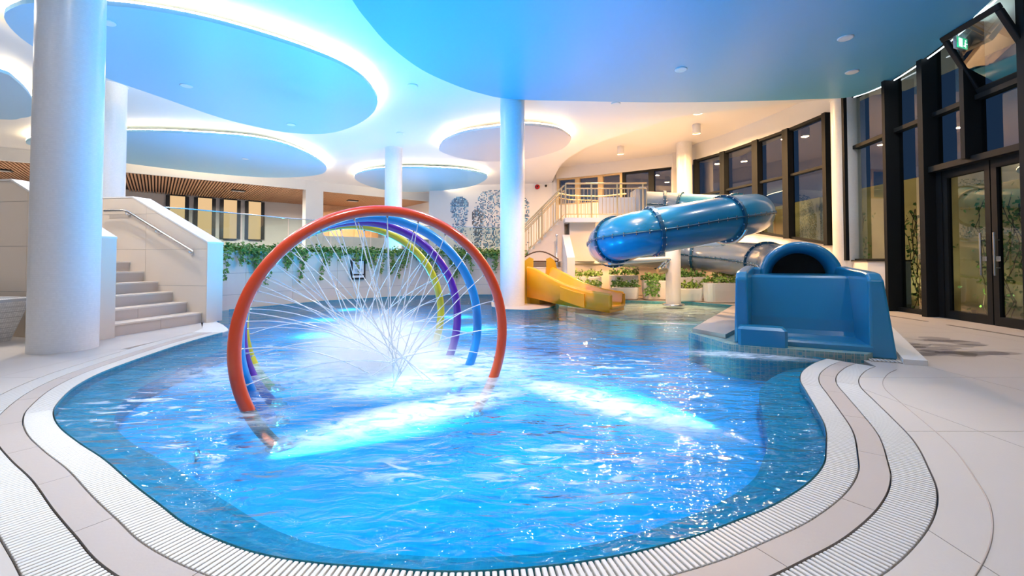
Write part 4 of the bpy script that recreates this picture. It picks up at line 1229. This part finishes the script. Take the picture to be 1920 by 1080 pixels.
# spray mist where the jets meet
M['mist'] = mist_mat('spray_mist', 15.0)
def puff(name, loc, sc, label):
    b = MB()
    prof = [(math.sin(PI * i / 12), -math.cos(PI * i / 12)) for i in range(13)]
    prof[0] = (0.0, -1.0); prof[-1] = (0.0, 1.0)
    b.lathe(prof, 20)
    o = b.build(name, M['mist'], None, loc)
    o.scale = sc
    return tag(o, label, 'spray', None, 'stuff')
puff('spray_mist', (-1.3, 4.25, 0.10), (0.85, 0.8, 0.50), 'white spray mist where the hoop jets meet above the water')
puff('spray_mist', (-1.1, 4.0, 0.05), (0.28, 0.28, 0.30), 'dense white splash at the foot of the hoop spray')

# ------------------------------------------------------------------ tube slide
TP = [(3.7, 12.62, 2.62), (4.5, 12.5, 2.56), (5.15, 11.95, 2.42), (5.5, 10.7, 2.22), (5.2, 9.4, 2.04), (4.4, 8.55, 1.88), (3.3, 8.05, 1.68), (2.35, 7.85, 1.50), (1.95, 8.35, 1.40), (2.1, 9.5, 1.33), (2.9, 11.2, 1.27), (4.1, 12.2, 1.22), (5.15, 12.05, 1.15), (5.55, 10.6, 1.05), (5.2, 8.6, 0.93), (4.55, 7.2, 0.86), (4.1, 6.25, 0.82)]
tp = catmull(TP, 0.08)
TR = 0.41
ts = thing('tube_slide', 'blue and grey enclosed tube slide winding down from the tower to the pool', 'water slide')
def idx_near(p): return min(range(len(tp)), key=lambda i: (tp[i] - Vector(p)).length)
def frame(i):
    t_ = (tp[min(i + 1, len(tp) - 1)] - tp[max(i - 1, 0)]).normalized()
    a_ = t_.cross(Vector((0, 0, 1))).normalized(); b_ = a_.cross(t_).normalized()
    return t_, a_, b_
cuts = [0, idx_near((4.35, 12.55, 2.57)), idx_near((4.75, 12.33, 2.52)), idx_near((5.5, 10.7, 2.22)), idx_near((4.05, 8.38, 1.8)), idx_near((2.55, 7.87, 1.53)), idx_near((1.94, 8.3, 1.41)), idx_near((2.4, 10.2, 1.3)), idx_near((4.1, 12.2, 1.22)), idx_near((5.05, 12.1, 1.15)), idx_near((5.35, 9.2, 0.97)), len(tp) - 1]
for s_ in range(len(cuts) - 1):
    i0, i1_ = cuts[s_], cuts[s_ + 1]
    grey = s_ in (0, 1, 6, 7, 8, 9, 10)
    body = MB()
    body.tube([tp[i] for i in range(i0, i1_ + 1)], TR, 36, cap=False)
    if s_ == len(cuts) - 2:
        pass
    body.build('tube_section', M['greyblue'] if grey else M['blue_slide'], ts)
    # horizontal flange seams on both sides of the section
    for sgn in (-1, 1):
        seam, bolts = MB(), MB()
        pts_ = []
        for i in range(i0, i1_ + 1):
            t_, a_, b_ = frame(i)
            pts_.append(tp[i] + a_ * sgn * (TR + 0.008))
        seam.tube(pts_, 0.018, 6)
        sf = seam.build('seam_flange', M['flange'], ts)
        for q in resample(pts_, 0.22):
            bolts.tube([q + Vector((0, 0, -0.035)), q + Vector((0, 0, 0.035))], 0.015, 6)
        bolts.build('bolt_row', M['steel'], sf, None, 'stuff')
for ci in cuts[1:-1]:
    t_, a_, b_ = frame(ci)
    fl, bolts = MB(), MB()
    loopo = []
    for k_ in range(40):
        th = 2 * PI * k_ / 40
        loopo.append((a_ * math.cos(th) + b_ * math.sin(th)))
    vs_ = []
    for (rr_, dd) in ((TR - 0.01, -0.03), (TR + 0.045, -0.03), (TR + 0.045, 0.03), (TR - 0.01, 0.03)):
        for l in loopo: vs_.append(tp[ci] + l * rr_ + t_ * dd)
    fs = []
    for r_ in range(3):
        for k_ in range(40):
            j = (k_ + 1) % 40
            fs.append((r_ * 40 + k_, r_ * 40 + j, (r_ + 1) * 40 + j, (r_ + 1) * 40 + k_))
    fl.add(vs_, fs)
    fr_ = fl.build('flange_ring', M['flange'], ts)
    for k_ in range(0, 40, 2):
        q = tp[ci] + loopo[k_] * (TR + 0.03)
        bolts.tube([q - t_ * 0.045, q + t_ * 0.045], 0.016, 6)
    bolts.build('bolt_ring', M['steel'], fr_, None, 'stuff')
# launch box on the tower
MB().rbox(3.55, 3.75, 12.15, 13.1, 2.15, 3.08, 0.02).build('launch_collar', M['greyblue'], ts)
# support post with arms and cradles
sp = thing('slide_support', 'cream steel post with outrigger arms carrying the tube slide', 'support post', (3.68, 10.0, 0))
MB().lathe([(0.165, 0), (0.165, 1.46), (0.15, 1.48)], 28).build('post', M['pot'], sp)
MB().lathe([(0.24, 0), (0.24, 0.03), (0.17, 0.035)], 24).build('foot_plate', M['steel'], sp)
MB().tube([(-0.1, -0.05, 1.06), (-1.75, -1.35, 0.98)], 0.055, 8).build('outrigger_arm', M['pot'], sp)
MB().tube([(0.1, -0.05, 1.35), (0.5, -1.35, 1.36)], 0.055, 8).build('outrigger_arm', M['pot'], sp)
MB().tube([(-0.05, 0.0, 0.80), (-0.38, -0.1, 0.80)], 0.06, 8).build('outrigger_arm', M['gold'], sp)
MB().tube([(-0.38, -0.1, 0.84), (-0.2, -0.2, 1.05)], 0.02, 6).tube([(-0.30, -0.1, 0.84), (-0.12, -0.2, 1.05)], 0.02, 6).build('brace', M['steel'], sp)
MB().tube([(-1.72, -1.3, 1.0), (-1.35, -1.9, 1.12)], 0.03, 6).tube([(-1.3, -1.0, 1.02), (-0.95, -1.75, 1.22)], 0.03, 6).build('cradle_strut', M['steel'], sp)
t_, a_, b_ = frame(cuts[4])
cr = []
for k_ in range(13):
    th = R(-150 + 120 * k_ / 12)
    cr.append(tp[cuts[4]] + (a_ * math.cos(th) + b_ * math.sin(th)) * (TR + 0.07) - Vector((3.68, 10.0, 0)))
MB().tube(cr, 0.035, 8).build('cradle', M['steel'], sp)

# run-out trough of the tube slide
u_ = Vector((0.891, -0.454, 0))
ro = thing('slide_runout', 'blue fibreglass run-out trough with arched tube mouth at the pool edge', 'slide run-out', (2.60, 5.10, 0.0), math.atan2(u_.y, u_.x))
W_ = 1.36
def sidewall(x0t, x1t, x0b, x1b, name):
    rings = []
    prof = [(0.0, 0.0), (0.03, 0.80), (0.10, 0.875), (0.22, 0.89), (1.12, 0.94), (1.18, 0.90), (1.18, 0.0)]
    sh = 0.10 if x0t < 0.5 else -0.10
    va = [(x0b + (x0t - x0b) * z / 0.92 + sh * y, y, z) for (y, z) in prof]
    vb = [(x1b + (x1t - x1b) * (z / 0.92) + sh * y, y, z) for (y, z) in prof]
    n_ = len(prof)
    b = MB()
    b.add(va + vb, [list(range(n_)), list(range(2 * n_ - 1, n_ - 1, -1))] + [(i, n_ + i, n_ + (i + 1) % n_, (i + 1) % n_) for i in range(n_)])
    o = b.build(name, M['blue_slide'], ro)
    bv = o.modifiers.new('bevel', 'BEVEL'); bv.width = 0.025; bv.segments = 3
sidewall(0.0, 0.12, -0.02, 0.13, 'side_wall')
sidewall(W_ - 0.12, W_, W_ - 0.13, W_ + 0.10, 'side_wall')
b = MB()
prof = [(0.06, 0.10), (0.10, 0.13), (0.40, 0.15), (0.43, 0.20), (0.46, 0.33), (0.62, 0.80), (0.66, 0.825), (1.35, 0.84)]
x0, x1 = 0.10, W_ - 0.10
va = [(x0, y, z) for y, z in prof] + [(x1, y, z) for y, z in prof]
n_ = len(prof)
b.add(va, [(i, n_ + i, n_ + i + 1, i + 1) for i in range(n_ - 1)])
b.build('ramp_panel', M['blue_slide'], ro)
MB().rbox(0.08, W_ - 0.08, 0.0, 0.09, 0.0, 0.13, 0.02).build('front_sill', M['blue_slide'], ro)
MB().rbox(0.02, 0.50, -0.16, 0.10, 0.03, 0.27, 0.03).build('step_block', M['blue_slide'], ro)
# arched mouth
b = MB()
NA = 28
cxm = 0.76
ringd = ((0.47, 1.14), (0.45, 1.06), (0.40, 1.06), (0.32, 1.24), (0.32, 1.6))
vs_ = []
zc = 0.79
for (r_, y) in ringd:
    for k_ in range(NA + 1):
        th = PI * k_ / NA
        vs_.append((cxm + r_ * math.cos(th), y, zc + r_ * math.sin(th)))
vs_ += [(cxm + 0.47 * math.cos(PI * k_ / NA), 1.5, zc + 0.47 * math.sin(PI * k_ / NA)) for k_ in range(NA + 1)]
fs = []
for r_ in range(4):
    for k_ in range(NA):
        fs.append((r_ * (NA + 1) + k_, r_ * (NA + 1) + k_ + 1, (r_ + 1) * (NA + 1) + k_ + 1, (r_ + 1) * (NA + 1) + k_))
for k_ in range(NA):
    fs.append((k_, 5 * (NA + 1) + k_, 5 * (NA + 1) + k_ + 1, k_ + 1))
b.add(vs_, fs, True)
b.build('mouth_arch', M['blue_slide'], ro)
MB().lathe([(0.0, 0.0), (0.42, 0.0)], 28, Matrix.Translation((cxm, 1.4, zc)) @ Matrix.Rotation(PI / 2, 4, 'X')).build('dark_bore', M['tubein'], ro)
MB().rbox(0.12, cxm - 0.43, 1.05, 1.2, 0.3, 0.92, 0.03).build('shoulder', M['blue_slide'], ro)
MB().rbox(cxm + 0.43, W_ - 0.12, 1.05, 1.2, 0.3, 0.92, 0.03).build('shoulder', M['blue_slide'], ro)
# mosaic plinth, divider kerb and white kerb
struct(MB().prism([(2.34, 5.82), (2.47, 5.0), (2.62, 4.88), (3.58, 4.44), (3.85, 4.62), (4.5, 6.3), (3.6, 7.2)], -0.5, 0.06).build('trim_2', M['plinth']))
kb = MB().prism([(2.40, 5.84), (2.60, 5.35), (3.2, 6.1), (4.65, 8.75), (4.45, 8.85)], 0.06, 0.11).build('trim_3', M['striptile']); struct(kb)
wk = MB().prism([(3.80, 4.27), (3.97, 4.20), (6.25, 7.40), (6.1, 7.52)], 0.0, 0.05).build('trim_4', M['pot']); struct(wk)
dg = thing('deck_drain', 'short white drain grating between the slide run-out and the white kerb', 'grating', (0, 0, 0))
MB().prism([(3.60, 4.50), (3.62, 4.40), (3.98, 4.24), (4.02, 4.34)], 0.0, 0.004).build('drain_channel', M['channel'], dg)
dsl = MB().box(-0.009, 0.009, -0.055, 0.055, 0.004, 0.012).mesh('drain_slat', M['slat'])
for i in range(13):
    f_ = i / 12
    inst('drain_slat', dsl, dg, (3.62 + 0.37 * f_, 4.45 - 0.16 * f_, 0), math.atan2(-0.16, 0.37))

# ------------------------------------------------------------------ slide tower, terrace and stairs
tw = thing('slide_tower', 'cream tower platform with warm railings at the top of the tube slide', 'tower')
MB().prism([(1.46, 12.0), (3.75, 12.0), (3.75, 14.2), (1.46, 14.2)], 2.08, 2.2).build('platform', M['pot'], tw)
MB().prism([(1.62, 12.3), (2.35, 12.3), (2.35, 13.9), (1.62, 13.9)], 1.0, 2.08).build('core_wall', M['walltile'], tw)
MB().box(2.5, 3.6, 12.6, 12.65, 2.2, 2.85).build('screen_panel', M['pot'], tw)
def railing(path, z_of, h_, nb, parent, posts=True):
    P = [Vector(p) for p in path]
    top = [Vector((p.x, p.y, z_of(p) + h_)) for p in P]
    MB().tube(top, 0.022, 8).build('top_rail', M['gold'], parent)
    MB().tube([p - Vector((0, 0, 0.14)) for p in top], 0.016, 8).build('second_rail', M['gold'], parent)
    MB().tube([Vector((p.x, p.y, z_of(p) + 0.1)) for p in P], 0.014, 6).build('bottom_rail', M['gold'], parent)
    tot_ = sum((P[i + 1] - P[i]).length for i in range(len(P) - 1))
    q = resample(P, tot_ / nb * 0.999)
    bal = MB().tube([(0, 0, 0.1), (0, 0, h_ - 0.14)], 0.008, 5).mesh('baluster', M['gold'])
    post = MB().tube([(0, 0, 0), (0, 0, h_)], 0.022, 8).mesh('rail_post', M['gold'])
    for i, p in enumerate(q):
        if i % 7 == 0: inst('rail_post', post, parent, (p.x, p.y, z_of(p)))
        else: inst('baluster', bal, parent, (p.x, p.y, z_of(p)))
railing([(1.48, 12.04, 0), (3.1, 12.04, 0), (3.72, 12.04, 0)], lambda p: 2.2, 0.95, 22, tw)
railing([(1.48, 14.1, 0), (2.0, 14.6, 0), (3.0, 14.8, 0), (3.72, 14.2, 0)], lambda p: 2.2, 1.0, 20, tw)
ss = thing('tower_stairs', 'cream flight of stairs with railing rising to the slide tower', 'staircase')
for i in range(7):
    x0 = 0.30 + i * 0.168
    MB().prism([(x0, 12.35), (1.48, 12.35), (1.48, 13.6), (x0, 13.6)], 1.0 + i * 0.171, 1.0 + (i + 1) * 0.171).build('step', M['walltile'], ss)
railing([(0.30, 12.2, 0), (1.46, 12.2, 0)], lambda p: 1.05 + (p.x - 0.30) * 1.0, 0.92, 15, ss)
railing([(0.30, 13.65, 0), (1.46, 13.65, 0)], lambda p: 1.05 + (p.x - 0.30) * 1.0, 0.92, 15, ss)
# terrace wall behind the pots
ter = thing('wall_terrace', None, None); struct(ter)
MB().prism([(1.60, 12.35), (3.4, 12.75), (4.6, 12.98), (6.2, 12.9), (8.1, 13.4), (8.0, 15), (1.60, 15)], 0.0, 0.94).build('terrace_body', M['walltile'], ter)
MB().prism([(1.56, 12.28), (3.4, 12.68), (4.6, 12.91), (6.2, 12.83), (8.1, 13.3), (8.0, 15), (1.56, 15)], 0.94, 1.04).build('terrace_coping', M['pot'], ter)
# broad steps behind the yellow slide, with pier
bs = thing('deck_steps', 'cream steps behind the yellow slide leading up to the terrace', 'steps')
for i in range(6):
    MB().prism([(-0.1, 11.35 + i * 0.26), (1.40, 11.35 + i * 0.26), (1.40, 13.0), (-0.1, 13.0)], i * 0.166, (i + 1) * 0.166 - 0.02).build('riser', M['walltile'], bs)
    MB().prism([(-0.1, 11.33 + i * 0.26), (1.40, 11.33 + i * 0.26), (1.40, 13.0), (-0.1, 13.0)], (i + 1) * 0.166 - 0.02, (i + 1) * 0.166).build('tread', M['pot'], bs)
pi = thing('stair_pier', 'pale pier with sloping bright top between the steps and the potted plants', 'pier')
MB().prism([(1.42, 11.25), (1.62, 11.25), (1.62, 12.35), (1.42, 12.35)], 0.0, 1.1).build('pier_body', M['pot'], pi)
MB().add([(1.42, 11.25, 1.1), (1.62, 11.25, 1.1), (1.62, 12.3, 1.75), (1.42, 12.3, 1.75), (1.42, 12.3, 1.1), (1.62, 12.3, 1.1)], [(0, 1, 2, 3), (0, 3, 4), (1, 5, 2), (3, 2, 5, 4), (0, 4, 5, 1)]).build('sloping_cap', M['pot'], pi)
ps = thing('rope_post', 'slim metal post with round head standing on the steps', 'post', (1.24, 12.1, 0.83))
MB().lathe([(0.10, 0), (0.10, 0.01), (0.02, 0.015), (0.018, 0.85), (0.035, 0.86), (0.035, 0.92), (0.0, 0.93)], 12).build('post_body', M['steel'], ps)

# ------------------------------------------------------------------ yellow slide
ys = thing('yellow_slide', 'small curved yellow toddler slide running from the steps into the pool', 'water slide')
YP = [(0.62, 10.55, 0.62), (0.78, 10.35, 0.58), (1.0, 10.05, 0.46), (1.25, 9.7, 0.32), (1.5, 9.4, 0.22), (1.8, 9.1, 0.15), (2.12, 8.85, 0.11)]
yp = catmull(YP, 0.06)
hw, hh = 0.30, 0.26
prof = [(-hw - 0.05, hh - 0.04), (-hw - 0.03, hh), (-hw, hh), (-hw + 0.03, hh - 0.03), (-hw + 0.06, 0.06), (-hw + 0.12, 0.0), (hw - 0.12, 0.0), (hw - 0.06, 0.06), (hw - 0.03, hh - 0.03), (hw, hh), (hw + 0.03, hh), (hw + 0.05, hh - 0.04), (hw + 0.05, -0.12), (-hw - 0.05, -0.12)]
rings = []
for i in range(len(yp)):
    t_ = (yp[min(i + 1, len(yp) - 1)] - yp[max(i - 1, 0)]); t_.z = 0; t_.normalize()
    a_ = t_.cross(Vector((0, 0, 1)))
    dz = min(0.12, yp[i].z + 0.05)
    rings.append([tuple(yp[i] + a_ * x + Vector((0, 0, z if z > -0.1 else -max(0.12, yp[i].z * 0.75)))) for (x, z) in prof])
b = MB(); loft(b, rings, True, True); b.build('chute', M['yellow'], ys)
# raised side rib panel on the water side
i0, i1_ = int(len(yp) * 0.52), int(len(yp) * 0.80)
for sgn in (-1, 1):
    rb = []
    for i in range(i0, i1_):
        t_ = (yp[min(i + 1, len(yp) - 1)] - yp[max(i - 1, 0)]); t_.z = 0; t_.normalize()
        a_ = t_.cross(Vector((0, 0, 1))) * sgn
        rb.append([tuple(yp[i] + a_ * (hw + x) + Vector((0, 0, z))) for (x, z) in ((0.03, hh - 0.08), (0.075, hh - 0.09), (0.075, -0.10), (0.03, -0.11))])
    b = MB(); loft(b, rb, True); b.build('side_rib', M['yellow'], ys)
# end lip
e0 = yp[-1]; t_ = (yp[-1] - yp[-4]); t_.z = 0; t_.normalize(); a_ = t_.cross(Vector((0, 0, 1)))
lip = [e0 + a_ * (x * (hw + 0.02)) + Vector((0, 0, z)) for x, z in ((-1, hh - 0.04), (-1, 0.02), (-0.7, -0.02), (0.7, -0.02), (1, 0.02), (1, hh - 0.04))]
MB().tube(catmull(lip, 0.04), 0.04, 10).build('end_lip', M['yellow'], ys)
# entrance cheeks and hoop rail
for (x, y) in ((0.36, 10.42), (0.98, 10.62)):
    ch = [(-0.0, 0.0), (0.0, 0.55), (0.03, 0.80), (0.10, 1.02), (0.20, 1.10), (0.30, 1.06), (0.30, 0.0)]
    if x > 0.6: ch = [(0.3 - q, z) for q, z in ch][::-1]
    vs_ = [(q - 0.15, -0.025, z) for q, z in ch] + [(q - 0.15, 0.025, z) for q, z in ch]
    n_ = len(ch)
    o = MB().add(vs_, [list(range(n_)), list(range(2 * n_ - 1, n_ - 1, -1))] + [(i, n_ + i, n_ + (i + 1) % n_, (i + 1) % n_) for i in range(n_)], False, Matrix.Translation((x, y, 0.0))).build('entrance_cheek', M['ochre'], ys)
arch = [(0.22, 10.55, 1.02)] + [(0.22 + 0.9 * f_, 10.6, 1.05 + 0.19 * math.sin(PI * f_)) for f_ in [i / 12 for i in range(13)]] + [(1.12, 10.62, 1.02)]
MB().tube(arch, 0.016, 8).build('arch_rail', M['stem'], ys)
MB().tube([(0.22, 10.6, 1.0), (1.12, 10.62, 1.0)], 0.014, 8).build('cross_rail', M['stem'], ys)
MB().prism([(0.25, 10.5), (0.65, 10.25), (0.95, 10.65), (0.5, 10.9)], 0.0, 0.5).build('slide_plinth', M['ochre'], ys)

# ------------------------------------------------------------------ potted plants
def pot(x, y, w_, d_, h_, lab, mat, seed, z=0.0, trail=False, rz=0.0, grp='white planters by the terrace'):
    t = thing('potted_plant', lab, 'potted plant', (x, y, z), rz, grp)
    r_ = min(w_, d_) * 0.3
    X0, X1, Y0, Y1 = -w_ / 2, w_ / 2, -d_ / 2, d_ / 2
    loft(MB(), [rr(X0 + 0.04, X1 - 0.04, Y0 + 0.04, Y1 - 0.04, 0.0, r_), rr(X0 + 0.015, X1 - 0.015, Y0 + 0.015, Y1 - 0.015, 0.03, r_), rr(X0, X1, Y0, Y1, h_ * 0.6, r_), rr(X0, X1, Y0, Y1, h_ - 0.01, r_), rr(X0 + 0.01, X1 - 0.01, Y0 + 0.01, Y1 - 0.01, h_, r_), rr(X0 + 0.03, X1 - 0.03, Y0 + 0.03, Y1 - 0.03, h_, r_ * 0.9), rr(X0 + 0.03, X1 - 0.03, Y0 + 0.03, Y1 - 0.03, h_ - 0.04, r_ * 0.9)], True, False).build('pot', M['pot'], t)
    MB().prism([(a_, c_) for a_, c_, q in rr(X0 + 0.03, X1 - 0.03, Y0 + 0.03, Y1 - 0.03, 0, r_ * 0.9)], h_ - 0.03, h_ - 0.02).build('soil', M['soil'], t)
    r4 = random.Random(seed)
    f_ = MB()
    for i in range(int(270 * w_)):
        p = Vector((r4.uniform(X0 - 0.02, X1 + 0.02), r4.uniform(Y0 + 0.0, Y1), h_ + 0.02 + abs(r4.gauss(0.03, 0.065))))
        leaf_mb(f_, p, r4.uniform(0.05, 0.085), Vector((r4.uniform(-1, 1), r4.uniform(-1.3, .6), r4.uniform(-.2, 1))).normalized(), r4.uniform(0, 6))
    for i in range(int(5 * w_) + 1):        # upright sprigs
        bx, by = r4.uniform(X0 * .8, X1 * .8), r4.uniform(Y0 * .6, Y1 * .6)
        hh_ = r4.uniform(0.15, 0.30)
        f_.cm = 1; f_.tube([(bx, by, h_ - .02), (bx + .02, by, h_ + hh_)], 0.004, 4); f_.cm = 0
        for j in range(10):
            leaf_mb(f_, Vector((bx + r4.gauss(0, .03), by + r4.gauss(0, .03), h_ + hh_ * r4.random())), r4.uniform(0.04, 0.07), Vector((r4.uniform(-1, 1), -0.6, r4.uniform(-.2, 1))).normalized(), r4.uniform(0, 6))
    fo = f_.build('foliage', [mat, M['stem']], t, None, 'stuff')
    if trail:
        for s_ in range(6):
            b = MB(); xx = r4.uniform(X0, X1 * 0.2)
            for j in range(26):
                leaf_mb(b, Vector((xx + r4.gauss(0, .035), Y0 - 0.03 + r4.gauss(0, .015), h_ + 0.03 - r4.random() * h_ * 0.85)), r4.uniform(0.04, 0.07), Vector((r4.uniform(-.6, .6), -1, r4.uniform(-.2, .6))).normalized(), r4.uniform(0, 6))
            b.build('trailing_shoot', M['leafd'], fo, None, 'stuff')
    return t
G = M['leaf']; GL = M['leafl']
pot(1.95, 11.55, 0.72, 0.42, 0.34, 'low white planter with flowers directly behind the yellow slide end', GL, 1)
pot(2.10, 12.1, 0.72, 0.42, 0.58, 'taller white planter behind the low one next to the pier', GL, 2)
pot(2.98, 11.55, 0.66, 0.42, 0.32, 'low oval planter in front, left of the trailing planter', G, 3)
pot(3.10, 12.15, 0.76, 0.42, 0.62, 'tall white planter with dark leafy plant left of the cream post', G, 4)
pot(3.85, 11.5, 0.82, 0.42, 0.50, 'wide white planter with long trailing shoots at the foot of the post', G, 5, trail=True)
pot(4.38, 10.95, 0.70, 0.42, 0.33, 'low oval white planter with bushy green plant at the deck edge', GL, 6)
pot(4.75, 11.75, 0.84, 0.42, 0.58, 'tall white planter with dark flowers under the grey lower tube', G, 7)
pot(5.10, 10.65, 0.82, 0.46, 0.48, 'large white planter beside the blue slide run-out', GL, 8)
pot(5.75, 11.5, 0.80, 0.42, 0.60, 'white planter half hidden behind the blue slide run-out', GL, 9)
pot(2.05, 12.62, 0.62, 0.30, 0.18, 'shallow planter with yellow-green plant up on the terrace ledge', GL, 10, 1.04)
pot(0.62, 12.9, 0.5, 0.25, 0.15, 'small green planter above the steps behind the arch rail', GL, 11, 1.0)

# wet patches on the right deck
def wet_mat():
    m, nt, out = new_mat('wet_film')
    t_ = N(nt, 'ShaderNodeBsdfTransparent'); t_.inputs[0].default_value = (0.84, 0.84, 0.86, 1)
    g_ = N(nt, 'ShaderNodeBsdfGlossy'); g_.inputs['Roughness'].default_value = 0.12
    mx = N(nt, 'ShaderNodeMixShader')
    nz = N(nt, 'ShaderNodeTexNoise'); nz.inputs['Scale'].default_value = 5.0
    nt.links.new(coords(nt), nz.inputs['Vector'])
    mr = N(nt, 'ShaderNodeMapRange'); mr.inputs[3].default_value = 0.02; mr.inputs[4].default_value = 0.12
    nt.links.new(nz.outputs['Fac'], mr.inputs[0])
    nt.links.new(mr.outputs[0], mx.inputs[0]); nt.links.new(t_.outputs[0], mx.inputs[1]); nt.links.new(g_.outputs[0], mx.inputs[2])
    nt.links.new(mx.outputs[0], out.inputs[0])
    return m
M['wet'] = wet_mat()
rw = random.Random(21)
for k_ in range(11):
    cx_, cy_ = rw.uniform(4.45, 5.5), rw.uniform(4.7, 5.7)
    a0 = rw.uniform(0.10, 0.26); n_ = 18
    ph = [rw.uniform(0, 6.3) for q in range(3)]
    poly = []
    for i in range(n_):
        th = 2 * PI * i / n_
        r_ = a0 * (1 + 0.35 * math.sin(2 * th + ph[0]) + 0.25 * math.sin(3 * th + ph[1]) + 0.12 * math.sin(5 * th + ph[2]))
        poly.append((cx_ + 1.3 * r_ * math.cos(th), cy_ + 0.7 * r_ * math.sin(th)))
    tag(MB().prism(poly, 0.0005, 0.0015 + 0.0002 * k_, True, False, False).build('puddle', M['wet']), 'thin wet patch on the right deck beside the white kerb', 'puddle', 'wet patches on the deck')
